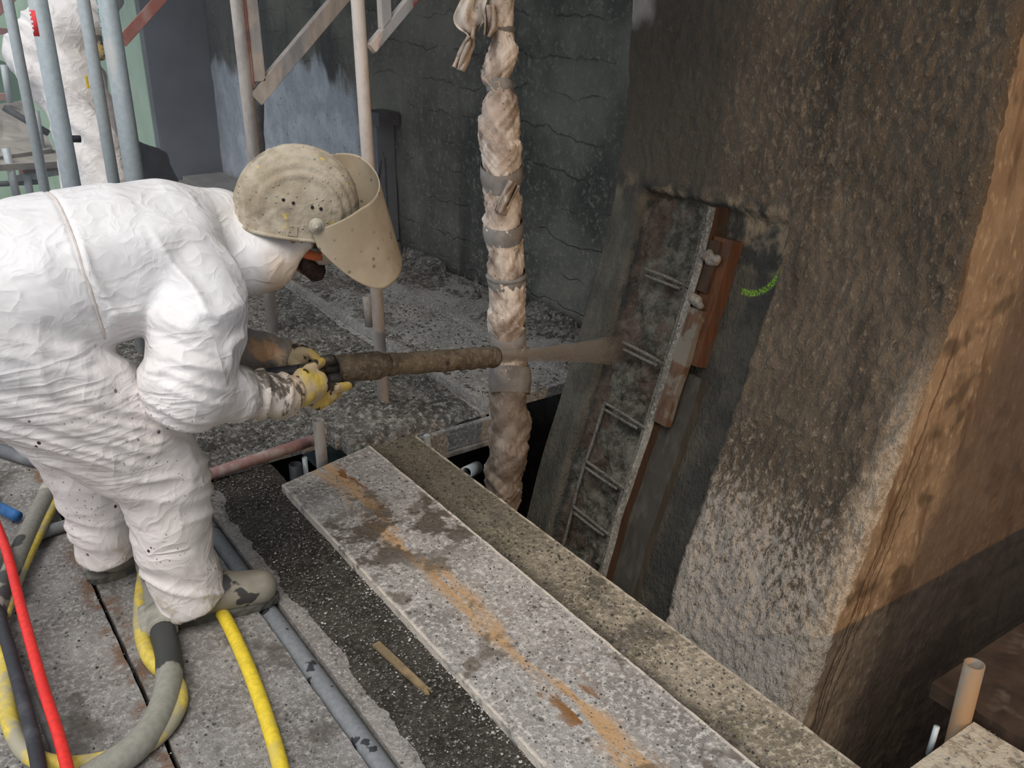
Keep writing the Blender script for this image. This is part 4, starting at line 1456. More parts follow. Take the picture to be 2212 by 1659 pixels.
def jet():
    n = bpy.data.materials.new('mortar_spray_mist')
    n.use_nodes = True
    t = n.node_tree
    t.nodes.clear()
    out = t.nodes.new('ShaderNodeOutputMaterial')
    vol = t.nodes.new('ShaderNodeVolumePrincipled')
    vol.inputs['Color'].default_value = (.88, .74, .58, 1)
    vol.inputs['Anisotropy'].default_value = .1
    tc = t.nodes.new('ShaderNodeNewGeometry')
    no = t.nodes.new('ShaderNodeTexNoise')
    no.inputs['Scale'].default_value = 30
    mp = t.nodes.new('ShaderNodeMapping')
    mp.inputs['Scale'].default_value = (.35, 1, 1)
    t.links.new(tc.outputs['Position'], mp.inputs[0])
    t.links.new(mp.outputs[0], no.inputs['Vector'])
    mr = t.nodes.new('ShaderNodeMapRange')
    mr.inputs[1].default_value = .35
    mr.inputs[2].default_value = .7
    mr.inputs[3].default_value = 14
    mr.inputs[4].default_value = 42
    t.links.new(no.outputs[0], mr.inputs[0])
    sx = t.nodes.new('ShaderNodeSeparateXYZ')
    t.links.new(tc.outputs['Position'], sx.inputs[0])
    fo = t.nodes.new('ShaderNodeMapRange')
    fo.inputs[1].default_value = float(NZ1[0])
    fo.inputs[2].default_value = float(HIT[0])
    fo.inputs[3].default_value = 1.0
    fo.inputs[4].default_value = .10
    t.links.new(sx.outputs[0], fo.inputs[0])
    mu = t.nodes.new('ShaderNodeMath')
    mu.operation = 'MULTIPLY'
    t.links.new(mr.outputs[0], mu.inputs[0])
    t.links.new(fo.outputs[0], mu.inputs[1])
    t.links.new(mu.outputs[0], vol.inputs['Density'])
    t.links.new(vol.outputs[0], out.inputs['Volume'])
    L = np.linalg.norm(JD)
    pr = [(0, .012), (.05 * L, .020), (.3 * L, .026), (.6 * L, .036), (.85 * L, .048), (L, .06), (1.2 * L, .07)]
    V, F = lathe_vf(NZ1 + ax * .002, JD, pr, 20)
    mk('mortar_spray', V, F, n, None, True, 'tan jet of sprayed mortar between nozzle and niche', 'spray', kind='stuff')
    r = np.random.default_rng(5)
    m = 1500
    u = r.random(m) ** .8
    rad = (.008 + .05 * u ** 1.4) * np.sqrt(r.random(m))
    an = r.uniform(0, 6.28, m)
    d = JD / L
    a1 = np.cross(d, [0, 0, 1]); a1 /= np.linalg.norm(a1)
    a2 = np.cross(d, a1)
    P = NZ1 + d * (u * L)[:, None] + a1 * (rad * np.cos(an))[:, None] + a2 * (rad * np.sin(an))[:, None]
    s = r.uniform(.0005, .0012, m)
    ov = np.array([[6, 0, 0], [-6, 0, 0], [0, 1, 0], [0, -1, 0], [0, 0, 1], [0, 0, -1]], float)
    B = np.stack([d, a1, a2])
    of = np.array([[0, 2, 4], [2, 1, 4], [1, 3, 4], [3, 0, 4], [2, 0, 5], [1, 2, 5], [3, 1, 5], [0, 3, 5]])
    V = P[:, None] + (ov @ B)[None] * s[:, None, None]
    F = (of[None] + 6 * np.arange(m)[:, None, None]).reshape(-1, 3)
    mk('spray_droplets', V.reshape(-1, 3), F, plain('tan_mortar_drop', (.36, .27, .18), .8, .2, 40, 0), None, False, 'flying mortar droplets inside the tan jet', 'spray', kind='stuff')


jet()

# ------------------------------------------------------------------ worker in white coveralls
def _suit(name, dirty=True):
    n = NT(name)
    s = n.sep()
    wn = n.t.nodes.new('ShaderNodeTexNoise')
    wn.inputs['Scale'].default_value = 6
    wn.inputs['Detail'].default_value = 2
    n.put(wn.inputs['Vector'], n.P)
    wv = n.t.nodes.new('ShaderNodeVectorMath')
    wv.operation = 'MULTIPLY_ADD'
    n.put(wv.inputs[0], wn.outputs[1])
    wv.inputs[1].default_value = (.16, .16, .16)
    n.put(wv.inputs[2], n.P)
    cr = lambda sc, v: n.mth('ABSOLUTE', n.mth('SUBTRACT', n.noise(sc, 1, .4, v, .35), .5))
    c1 = cr(9, n.vec((1.2, 1.2, .5), (0, 0, 0), wv.outputs[0]))
    c2 = cr(17, n.vec((.5, 1, 1.2), (3, 1, 2), wv.outputs[0]))
    c3 = cr(38, n.vec((1, 1, .8), (1, 5, 2), wv.outputs[0]))
    col = n.mix(n.rng(n.noise(5, 4), .35, .65), (.78, .765, .765), (.84, .835, .84))
    if dirty:
        dust = n.rng(n.mth('ADD', s[2], n.mth('MULTIPLY', n.noise(5, 3), .25)), 1.12, .72)  # warm floor bounce painted into the lower suit
        col = n.mix(n.mth('MULTIPLY', dust, .75), col, (.86, .79, .745))
        # hood: dust plus painted bounce light; tan dust on the knee, mud on forearm
        hood = n.mth('MULTIPLY', n.rng(s[0], .76, .83), n.rng(n.mth('ADD', s[2], n.mth('MULTIPLY', n.noise(9, 4), -.2)), .97, .82))
        col = n.mix(n.mth('MULTIPLY', hood, .9), col, (.74, .56, .39))
        kn = n.mth('MULTIPLY', n.rng(n.mth('ADD', s[0], n.mth('MULTIPLY', n.noise(7, 4), .10)), .57, .64), n.rng(s[2], .66, .56))
        kn = n.mth('MULTIPLY', kn, n.rng(n.noise(15, 5, .65), .36, .56))
        col = n.mix(n.mth('MULTIPLY', kn, .75), col, (.46, .36, .22))
        fa = n.mth('MULTIPLY', n.rng(n.mth('ADD', s[0], n.mth('MULTIPLY', n.noise(8, 4), .12)), .70, .80), n.rng(s[2], .80, .74))
        mud = n.mth('MULTIPLY', fa, n.rng(n.mth('ADD', n.noise(22, 6, .7, n.vec((1.2, 1, .45))), n.mth('MULTIPLY', n.rng(s[2], .60, .72), .16)), .56, .66))
        col = n.mix(n.mth('MULTIPLY', fa, .30), col, (.56, .44, .28))
        col = n.mix(n.mth('MULTIPLY', mud, .9), col, (.075, .058, .040))
        la = n.mth('MULTIPLY', n.mth('MULTIPLY', n.rng(s[1], 2.44, 2.47), n.rng(s[0], .66, .76)), n.rng(s[2], .90, .84))
        col = n.mix(n.mth('MULTIPLY', la, .92), col, n.mix(n.rng(n.noise(9, 5, .6), .52, .60), (.27, .25, .23), (.60, .37, .21)))
        ank = n.mth('MULTIPLY', n.rng(s[2], .30, .08), n.rng(n.noise(12, 5, .6), .48, .64))
        col = n.mix(n.mth('MULTIPLY', ank, .55), col, (.42, .33, .20))
        dots = n.mth('MULTIPLY', n.rng(n.vor(26, n.vec((1, 1, .8))), .10, .135, 1, 0), n.mth('MULTIPLY', n.rng(n.noise(4, 2), .50, .60), n.rng(s[2], .92, .80)))
        col = n.mix(dots, col, (.06, .025, .018))
        dots = n.mth('MULTIPLY', n.rng(n.vor(75, n.vec((1, 1, .8), (.5, .2, 0))), .12, .17, 1, 0), n.mth('MULTIPLY', n.rng(n.noise(6, 2), .50, .58), n.rng(s[2], .88, .66)))
        col = n.mix(n.mth('MULTIPLY', dots, .8), col, (.12, .06, .04))
    rot = n.t.nodes.new('ShaderNodeMapping')
    n.put(rot.inputs['Vector'], n.P)
    rot.inputs['Rotation'].default_value = (0, math.radians(-28), 0)
    rot.inputs['Scale'].default_value = (.10, .5, 1.6)
    c4 = n.mth('MULTIPLY', cr(26, rot.outputs[0]), n.mth('MULTIPLY', n.mth('MULTIPLY', n.rng(s[2], .96, .86), n.rng(s[2], .46, .58)), n.rng(n.mth('ADD', s[0], n.mth('MULTIPLY', s[2], -.35)), .30, .20)))
    sp_ = lambda q: n.mth('POWER', n.mth('ADD', q, .002), .8)
    h = n.mth('ADD', n.mth('ADD', n.mth('MULTIPLY', sp_(c1), -1.3), n.mth('MULTIPLY', sp_(c2), -.8)), n.mth('ADD', n.mth('MULTIPLY', c3, -.35), n.mth('MULTIPLY', c4, -1.5)))
    m = n.out(col, .48, n.bump(h, .50, .018), 0, .4)
    return m


M_suit = _suit('white_coverall_fabric')
M_suit_far = _suit('white_coverall_far', False)
M_glove = None


def _glove():
    n = NT('muddy_yellow_glove')
    s = n.sep()
    a = n.noise(28, 5, .65)
    c = n.mix(n.rng(n.noise(14, 4), .42, .58), (.60, .44, .10), (.50, .40, .25))
    mud = n.mth('ADD', n.noise(19, 4, .6), n.mth('MULTIPLY', n.rng(s[0], .86, .96), .10))
    c = n.mix(n.rng(mud, .60, .65), c, (.050, .038, .028))
    return n.out(c, .6, n.bump(n.noise(60, 4), .4, .004))


M_glove = _glove()
M_boot = plain('muddy_rubber_boot', (.28, .255, .20), .6, .25, 10, .25, dust=(.045, .045, .042), dustlo=.655, dusthi=.68)
M_sole = plain('boot_sole', (.11, .105, .09), .75, .3, 30, .4, dust=(.17, .155, .12))
M_skin = plain('ruddy_skin', (.42, .19, .12), .55, .2, 40, .15)
M_beard = plain('dark_beard', (.035, .020, .016), .8, .4, 90, .6)
M_mask = plain('dusty_respirator', (.62, .54, .44), .7, .12, 20, .2)
M_strap_orange = plain('orange_strap', (.62, .16, .06), .6, .12, 30, .1)
M_strap_grey = plain('grey_elastic', (.20, .20, .19), .7, .1, 60, .2)


def _helm():
    n = NT('mortar_dusted_helmet')
    a = n.noise(10, 6, .65)
    c = n.mix(n.rng(a, .35, .62), (.33, .275, .195), (.48, .425, .33))
    c = n.mix(n.rng(n.noise(24, 5, .6), .66, .70), c, (.68, .50, .10))
    c = n.mix(n.rng(n.noise(8, 5, .6, n.vec((1, 1, 1), (2, 2, 2))), .55, .66), c, (.25, .21, .155))
    lum = n.vor(55)
    h = n.mth('ADD', n.noise(40, 5, .6), n.mth('MULTIPLY', n.rng(lum, .05, .2, 1, 0), 1.0))
    return n.out(c, .75, n.bump(h, .6, .007))


M_helm = _helm()


def _visor():
    n = NT('mortar_misted_visor')
    a = n.noise(8, 5, .6)
    c = n.mix(n.rng(a, .35, .65), (.42, .34, .235), (.55, .465, .335))
    c = n.mix(n.mth('MULTIPLY', n.rng(n.mth('ADD', n.vor(34), n.mth('MULTIPLY', n.noise(60, 3), .12)), .21, .26, .85, 0), n.rng(n.noise(9, 2), .38, .5)), c, (.20, .15, .10))
    c = n.mix(n.rng(n.vor(95), .06, .12, .5, 0), c, (.25, .19, .13))
    tr = n.out(c, .5, n.bump(n.noise(50, 4), .15, .003))
    n.b.inputs['Transmission Weight'].default_value = .12
    return tr


M_visor = _visor()

pw = thing('person', 'person in white coveralls and dusty helmet bending forward holding the spray nozzle', 'person', loc=(.45, 2.43, 0))


def sdf_obj(name, fld, mat, parent, rl=1, disp=None, sm=True):
    V, F = fld.mesh()
    V = relax(V, F, rl)
    if disp:
        V = V + disp(V, vnormals(V, F))
    o = mk(name, V, F, mat, None, sm)
    return put(o, parent) if parent else o


def build_coverall():
    f = Field((-.25, 1.95, .03), (1.15, 2.88, 1.30), .007)
    ys = .72
    # trunk
    f.chain([(.12, 2.43, .945), (.28, 2.43, .995), (.46, 2.43, 1.010), (.58, 2.43, 1.010), (.67, 2.45, .995)], [.188, .180, .172, .158, .110], .05, (1, ys, 1))
    f.chain([(.28, 2.42, .93), (.50, 2.42, .92)], [.125, .115], .08, (1, .6, 1))
    # hood, neck
    f.chain([(.60, 2.49, 1.015), (.745, 2.52, 1.015)], [.150, .115], .05)
    f.chain([(.66, 2.43, .970), (.80, 2.41, .955)], [.098, .086], .04)
    f.chain([(.80, 2.41, .975), (.93, 2.39, .985)], [.094, .088], .03)
    f.chain([(.78, 2.38, .945), (.86, 2.37, .945), (.935, 2.36, .955)], [.082, .070, .055], .03)
    # seat
    f.chain([(.05, 2.35, .93), (.07, 2.36, .88)], [.15, .14], .06)
    f.chain([(.05, 2.52, .93), (.07, 2.52, .88)], [.15, .14], .06)
    # right leg, near the camera
    f.chain([(.12, 2.31, .885), (.26, 2.29, .735), (.38, 2.28, .585), (.45, 2.275, .465), (.462, 2.272, .37), (.458, 2.27, .25), (.463, 2.268, .16), (.475, 2.262, .085)],
            [.172, .162, .142, .122, .108, .100, .096, .094], .018)
    # left leg
    f.chain([(.13, 2.55, .89), (.20, 2.58, .72), (.27, 2.60, .55), (.31, 2.61, .42), (.335, 2.61, .27), (.34, 2.61, .115)], [.165, .140, .118, .104, .100, .094], .018)
    # right arm
    sh = np.array((.595, 2.285, .950))
    el = at(404, 838, y=2.145)
    wr = at(618, 855, y=2.235)
    f.chain([sh, sh * .5 + el * .5 + np.array([.015, -.012, .02]), el], [.122, .120, .106], .013)
    f.chain([el, el * .55 + wr * .45 + np.array([0, 0, -.008]), wr], [.100, .071, .0565], .012)
    # left arm
    sl_ = np.array((.62, 2.60, .965))
    e2 = at(470, 745, y=2.62)
    w2_ = at(608, 768, y=2.50)
    f.chain([sl_, e2], [.110, .075], .03)
    f.chain([e2, w2_], [.066, .047], .015)
    for p_, q_, hw in ((wr, el, .1), (w2_, e2, .1)):
        n_ = p_ - q_
        n_ /= np.linalg.norm(n_)
        f.cut(p_ + n_ * .022, n_, p_ - hw, p_ + hw)
    f.cut((.475, 2.262, .062), np.array((.22, .0, -.975)), (.33, 2.12, .03), (.66, 2.42, .16))
    f.cut((.34, 2.61, .075), np.array((.12, 0, -.99)), (.2, 2.45, .03), (.5, 2.78, .16))
    # opening of the hood round the face
    fo = at(648, 552, y=2.33)
    nn = np.array((.72, -.25, -.55))
    nn /= np.linalg.norm(nn)
    f.cut(fo, nn, (.86, 2.1, .80), (1.15, 2.7, 1.30))

    def ridge(q, s, p=2.0):
        r = 1 - np.abs(2 * vnoise(q, s) - 1)
        return r ** p

    def disp(V, N):
        x, y, z = V.T
        d = (fbm(V * 7, 2, 2) - .5) * .012
        warp = (np.stack([fbm(V * 5, 2, 40), fbm(V * 5, 2, 41), fbm(V * 5, 2, 42)], 1) - .5) * .07
        W = V + warp
        # long drag folds from seat to knee
        a = np.array([.86, 0, -.50])
        al = W @ a
        ac = W @ np.array([.50, 0, .86])
        fold = ridge(np.stack([al * 1.5, W[:, 1] * 4, ac * 36], 1), 5, 1.2) - .45
        leg = np.clip((.98 - z) / .10, 0, 1) * np.clip((z - .52) / .08, 0, 1) * np.clip((.62 - x) / .08, 0, 1)
        d += fold * .017 * leg
        # horizontal sag folds at shins
        fs = ridge(np.stack([W[:, 0] * 7, W[:, 1] * 7, (W[:, 2] + .25 * W[:, 0]) * 22], 1), 7, 1.5) - .45
        d += fs * .013 * np.clip((.60 - z) / .08, 0, 1)
        # crumples on the trunk, running down from the back
        ft = ridge(np.stack([(W[:, 0] + .35 * W[:, 2]) * 13, W[:, 1] * 5, W[:, 2] * 4], 1), 9, 1.7) - .42
        tr = np.clip((z - .86) / .06, 0, 1) * np.clip((1.14 - z) / .05, 0, 1) * np.clip((x - .25) / .1, 0, 1) * np.clip((2.5 - y) / .1, 0, 1)
        d += ft * .022 * tr
        # arm: tight rings near the elbow and on the forearm
        fa = ridge(np.stack([(W[:, 0] - .25 * W[:, 2]) * 26, W[:, 1] * 6, W[:, 2] * 7], 1), 11, 1.5) - .45
        arm = np.clip((x - .58) / .06, 0, 1) * np.clip((.78 - z) / .05, 0, 1) * (z > .5)
        d += fa * .014 * arm
        up = np.clip((z - .76) / .05, 0, 1) * np.clip((.98 - z) / .05, 0, 1) * np.clip((2.26 - y) / .05, 0, 1)
        fu = ridge(np.stack([W[:, 0] * 12, W[:, 1] * 9, (W[:, 2] + .5 * W[:, 0]) * 16], 1), 13, 1.6) - .45
        d += fu * .018 * up
        # elastic at the waist
        d -= .007 * np.exp(-((x - .345 - .12 * (1.05 - z) * (z < 1.05)) / .006) ** 2) * np.clip((z - .86) / .05, 0, 1)
        return N * d[:, None]

    return sdf_obj('coverall', f, M_suit, pw, 1, disp)


cov = build_coverall()
_v = np.zeros(len(cov.data.vertices) * 3)
cov.data.vertices.foreach_get('co', _v)
_v = _v.reshape(-1, 3)
_seam = []
for a in np.linspace(math.radians(-25), math.radians(215), 64):
    q_ = _v[np.abs(_v[:, 0] - .345 - .12 * np.clip(1.05 - _v[:, 2], 0, 1)) < .008]
    q_ = q_[(np.abs((np.arctan2(q_[:, 2] - .98, -(q_[:, 1] - 2.43)) - a + np.pi) % (2 * np.pi) - np.pi) < .05) & (q_[:, 2] > .86)]
    if len(q_):
        _seam.append(q_.mean(0))
if len(_seam) > 8:
    put(mk('waist_seam', *tube_vf(np.array(_seam), .0032, 8), plain('seam_tape', (.62, .56, .52), .6, .1, 40, .1)), pw)


def glove(name, chains, lo, hi, h=.0032):
    f = Field(lo, hi, h)
    for P, R, k in chains:
        f.chain(P, R, k)
    return sdf_obj(name, f, M_glove, pw, 1, lambda V, N: N * ((fbm(V * 60, 3, 6) - .5) * .005)[:, None])


def A(px, py, y):
    return at(px, py, y=y)


ch = [([A(622, 856, 2.235), A(650, 846, 2.245), A(676, 835, 2.27)], [.040, .043, .042], .012),
      ([A(655, 818, 2.26), A(690, 822, 2.28)], [.030, .026], .012),
      # thumb over the lever
      ([A(655, 812, 2.27), A(676, 792, 2.30), A(692, 783, 2.335), A(700, 792, 2.355)], [.020, .0165, .0150, .0125], .006),
      # index stretched along the body
      ([A(690, 832, 2.27), A(722, 838, 2.285), A(745, 836, 2.31), A(758, 829, 2.335)], [.0165, .0145, .0140, .0120], .005),
      ([A(688, 846, 2.27), A(714, 856, 2.285), A(728, 850, 2.325), A(722, 838, 2.36)], [.0165, .0148, .0140, .0120], .005),
      ([A(680, 858, 2.27), A(702, 868, 2.285), A(715, 862, 2.33), A(706, 850, 2.37)], [.0160, .0142, .0135, .0115], .005),
      ([A(668, 866, 2.265), A(686, 877, 2.285), A(697, 873, 2.325), A(690, 862, 2.36)], [.0145, .0128, .0120, .0105], .005)]
allp = np.vstack([c[0] for c in ch])
glove('glove', ch, allp.min(0) - .065, allp.max(0) + .065)
ch = [([A(608, 768, 2.50), A(630, 766, 2.495), A(648, 770, 2.485)], [.034, .037, .036], .012),
      ([A(645, 760, 2.475), A(668, 762, 2.455), A(686, 776, 2.435), A(690, 793, 2.425)], [.0165, .0150, .0140, .0125], .005),
      ([A(648, 768, 2.495), A(674, 772, 2.475), A(694, 786, 2.452), A(694, 802, 2.44)], [.0165, .0150, .0140, .0120], .005),
      ([A(645, 778, 2.51), A(670, 783, 2.495), A(688, 797, 2.475), A(686, 812, 2.455)], [.0155, .0142, .0132, .0115], .005),
      ([A(640, 788, 2.52), A(660, 795, 2.51), A(674, 808, 2.49), A(672, 818, 2.47)], [.0140, .0128, .0120, .0105], .005),
      ([A(628, 778, 2.47), A(644, 793, 2.445), A(664, 803, 2.40), A(676, 806, 2.385)], [.0185, .0160, .0145, .0120], .006)]
allp = np.vstack([c[0] for c in ch])
glove('glove', ch, allp.min(0) - .06, allp.max(0) + .06)


def boot(ox, oy, rot, name='boot'):
    """rubber boot: shaft, foot with toe cap and a cleated sole; local x points to the toe"""
    f = Field((-.09, -.09, .018), (.30, .09, .22), .006)
    f.chain([(.035, 0, .20), (.035, 0, .12), (.035, 0, .07)], [.056, .055, .050], .03)
    f.chain([(.02, 0, .055), (.10, 0, .058), (.19, 0, .058), (.222, 0, .056)], [.044, .046, .050, .048], .03, (1, .92, 1))
    f.chain([(.06, 0, .12), (.14, 0, .075)], [.045, .040], .03)
    f.cut((0, 0, .024), (0, 0, -1))
    c, s = math.cos(rot), math.sin(rot)
    B = np.array([[c, -s, 0], [s, c, 0], [0, 0, 1]])
    V, F = f.mesh()
    V = relax(V, F, 1)
    o = put(mk(name, V @ B.T + np.array([ox, oy, 0]), F, M_boot), pw)
    ol = []
    for a in np.linspace(0, 2 * np.pi, 44, endpoint=False):
        ux = .105 + .168 * math.cos(a)
        w = .050 - .010 * math.exp(-((ux - .09) / .05) ** 2)
        ol.append((ux, w * math.copysign(abs(math.sin(a)) ** .75, math.sin(a))))
    ol = np.array(ol)
    V, m = [], len(ol)
    for z, g in ((0, .97), (.010, 1.0), (.022, 1.0), (.030, .95)):
        for i, q in enumerate(ol):
            gg = g - (.05 if (z < .012 and i % 2) else 0)
            V.append(((q[0] - .105) * gg + .105, q[1] * gg, z + (.006 if (z == 0 and .05 < q[0] < .11) else 0)))
    F = [list(range(m))[::-1], list(range(3 * m, 4 * m))] + [[i * m + j, i * m + (j + 1) % m, (i + 1) * m + (j + 1) % m, (i + 1) * m + j] for i in range(3) for j in range(m)]
    so = mk('sole', np.array(V) @ B.T + np.array([ox, oy, 0]), F, M_sole, None, False)
    so.parent = o
    so.matrix_parent_inverse = Matrix.Identity(4)
    # the boot carries its own inverse, keep the sole at the same place
    so.matrix_parent_inverse = (Matrix.Translation(pw.location) @ o.matrix_parent_inverse).inverted()
    return o


boot(.440, 2.275, math.radians(-13))
boot(.325, 2.615, math.radians(8))

# head frame: x forward, y to the person's left, z up
HY, HP, HR = math.radians(-22), math.radians(-10), math.radians(0)
HC = np.array([.938, 2.385, 1.080])
_f = np.array([math.cos(HY) * math.cos(HP), math.sin(HY) * math.cos(HP), math.sin(HP)])
_l = np.array([-math.sin(HY), math.cos(HY), 0])
_u = np.cross(_f, _l)


def hl(p):
    p = np.asarray(p, float)
    return HC + p[..., 0:1] * _f + p[..., 1:2] * _l + p[..., 2:3] * _u


def hq(p):
    return hl(np.asarray(p) + np.array([-.012, 0, -.052]))


def head_parts():
    f = Field((-.13, -.11, -.16), (.15, .11, .12), .005)
    f.chain([(-.01, 0, .02), (.01, 0, .01)], [.090, .088], .02, (1, 1.15, .95))
    f.chain([(.03, 0, -.03), (.045, 0, -.085)], [.062, .045], .03)
    f.chain([(.095, 0, -.01), (.112, 0, -.045), (.100, 0, -.055)], [.012, .015, .010], .015)
    f.chain([(.055, -.03, -.105), (.065, 0, -.115), (.055, .03, -.105)], [.022, .024, .022], .02)
    f.chain([(.085, .032, .005)], [.014], .012)
    f.chain([(.085, -.032, .005)], [.014], .012)
    f.chain([(.0, .085, -.02), (-.005, .088, -.05)], [.014, .010], .008)
    f.chain([(.0, -.085, -.02), (-.005, -.088, -.05)], [.014, .010], .008)
    f.chain([(.088, -.02, -.078), (.094, 0, -.079), (.088, .02, -.078)], [.006, .007, .006], .004)
    V, F = f.mesh()
    put(mk('head', hq(relax(V, F, 1)), F, M_skin), pw)
    b = Field((-.05, -.10, -.17), (.14, .10, -.02), .004)
    b.chain([(.02, -.062, -.055), (.045, -.052, -.095), (.075, -.02, -.118), (.075, .02, -.118), (.045, .052, -.095), (.02, .062, -.055)], [.014, .022, .024, .024, .022, .014], .01)
    V, F = b.mesh()
    V = V + (fbm(V * 160, 3, 2)[:, None] - .5) * .010
    put(mk('beard', hq(V), F, M_beard), pw)
    b = Field((.02, -.08, -.14), (.17, .08, .02), .004)
    b.chain([(.085, 0, -.055), (.118, 0, -.062)], [.048, .030], .02, (1, .92, .95))
    b.cut((.062, 0, 0), (-1, 0, 0))
    V, F = b.mesh()
    m = put(mk('respirator', hq(V), F, M_mask), pw)
    # two straps from the cup round the jaw
    for nm, mt, w, z0, z1, r in (('strap', M_strap_orange, .013, -.062, -.030, 1.0), ('strap', M_strap_grey, .0055, -.045, .02, 1.08)):
        P = [(.085, -.050, z0), (.055, -.070 * r, z0 * .9 + z1 * .1), (.01, -.094 * r, z0 * .4 + z1 * .6), (-.04, -.095 * r, z1), (-.08, -.07, z1)]
        P = catmull(P, 6)
        V = np.vstack([P + np.array([0, 0, w]), P - np.array([0, 0, w])])
        n = len(P)
        o = mk(nm, hq(V), [[i, i + 1, n + i + 1, n + i] for i in range(n - 1)], mt)
        md = o.modifiers.new('t', 'SOLIDIFY')
        md.thickness = .003
        put(o, pw)


head_parts()


def helmet():
    L, W, Hh = .163, .130, .158
    na, nb = 96, 54
    V = []
    lat = np.linspace(0, 1, nb)
    zc = -.056
    for t in lat:
        for a in np.linspace(0, 2 * np.pi, na, endpoint=False):
            if t < .78:
                th = t / .78 * np.pi / 2
                d = np.array([math.sin(th) * math.cos(a), math.sin(th) * math.sin(a), math.cos(th)])
                p = d * np.array([L, W, Hh])
            else:
                k = (t - .78) / .22
                g = 1 + .035 * k
                p = np.array([L * math.cos(a) * g, W * math.sin(a) * g, k * zc])
                d = np.array([math.cos(a), math.sin(a), 0])
            # ribs sweep over the crown as nested arcs seen from either side
            q = p / np.array([L, W, Hh])
            q = q / np.linalg.norm(q)
            pol = math.degrees(math.acos(min(1, abs(q[1]))))
            rib = 0
            for c_ in (40, 52, 64, 77):
                rib += math.exp(-((pol - c_) / 2.7) ** 2)
            rib += .8 * math.exp(-((pol - 90) / 4.0) ** 2)
            fade = np.clip((q[2] + .28) / .35, 0, 1) * np.clip((.95 - q[0]) / .35, 0, 1)
            rib *= fade
            V.append(p + d * (.0115 * rib))
    V = np.array(V)
    V = V + (fbm(V * 55, 4, 3)[:, None] - .5) * .004 * (V / np.linalg.norm(V, axis=1)[:, None])
    F = [[i * na + j, (i + 1) * na + j, (i + 1) * na + (j + 1) % na, i * na + (j + 1) % na] for i in range(nb - 1) for j in range(na)]
    hm = mk('helmet', hl(V), F, M_helm)
    md = hm.modifiers.new('t', 'SOLIDIFY')
    md.thickness = .004
    put(hm, pw)

    def sub(o):
        o.parent = hm
        o.matrix_parent_inverse = (Matrix.Translation(pw.location) @ hm.matrix_parent_inverse).inverted()
        return o
    a = np.linspace(0, 2 * np.pi, 97)
    P = np.stack([L * 1.04 * np.cos(a), W * 1.045 * np.sin(a), zc + 0 * a], 1)
    sub(mk('rim', *tube_vf(hl(P), .0055, 10), M_helm))
    # vents on the near side
    for x_, z_ in ((-.043, .040), (-.018, .036), (.030, .031), (.052, .029)):
        y_ = -W * math.sqrt(max(0, 1 - (x_ / L) ** 2 - (z_ / Hh) ** 2))
        nrm = np.array([x_ / L ** 2, y_ / W ** 2, z_ / Hh ** 2])
        nrm /= np.linalg.norm(nrm)
        c = hl(np.array([x_, y_, z_]) + nrm * .0028)
        ax_ = nrm[0] * _f + nrm[1] * _l + nrm[2] * _u
        sub(mk('vent_hole', *lathe_vf(c - ax_ * .004, ax_, [(0, .0042), (.004, .0042)], 12), M_dark))
    # clip near the rim
    c = hl(np.array([-.012, -W * 1.01, -.036]))
    sub(obox('clip', c - _u * .014, c + _u * .014, .024, .010, M_helm, side=_f))
    # visor: curved sheet hinged at both sides
    va = math.radians(23)
    O = np.array([.046, 0, .092])
    ad = np.array([math.sin(va), 0, -math.cos(va)])
    nphi, nh = 75, 34
    V = []
    for i, ph in enumerate(np.linspace(-1.78, 1.78, nphi)):
        k = abs(ph) / 1.78
        top = .055 * max(0, (k - .45) / .55) ** 1.3
        bot = .230 - .130 * max(0, (k - .44) / .56) ** 1.8
        for j in range(nh):
            h_ = top + (bot - top) * j / (nh - 1)
            yy = .146 * math.sin(ph)
            V.append(O + np.array([.160 * math.cos(ph), yy, .47 * yy]) + ad * h_)      # worn tilted, near side lower
    V = np.array(V)
    vz = sub(mk('visor', hl(V), grid_faces(nphi, nh), M_visor))
    md = vz.modifiers.new('t', 'SOLIDIFY')
    md.thickness = .0025
    for sgn in (-1, 1):
        c = hl(np.array([.045, sgn * .138, -.012]))
        sub(mk('hinge_knob', *lathe_vf(c, _l * sgn, [(0, .020), (.010, .021), (.013, .018), (.013, .012), (.021, .012), (.024, .009), (.024, .005), (.030, .004)], 22), plain('dusty_knob', (.40, .37, .30), .6, .2, 40, .2)))


helmet()

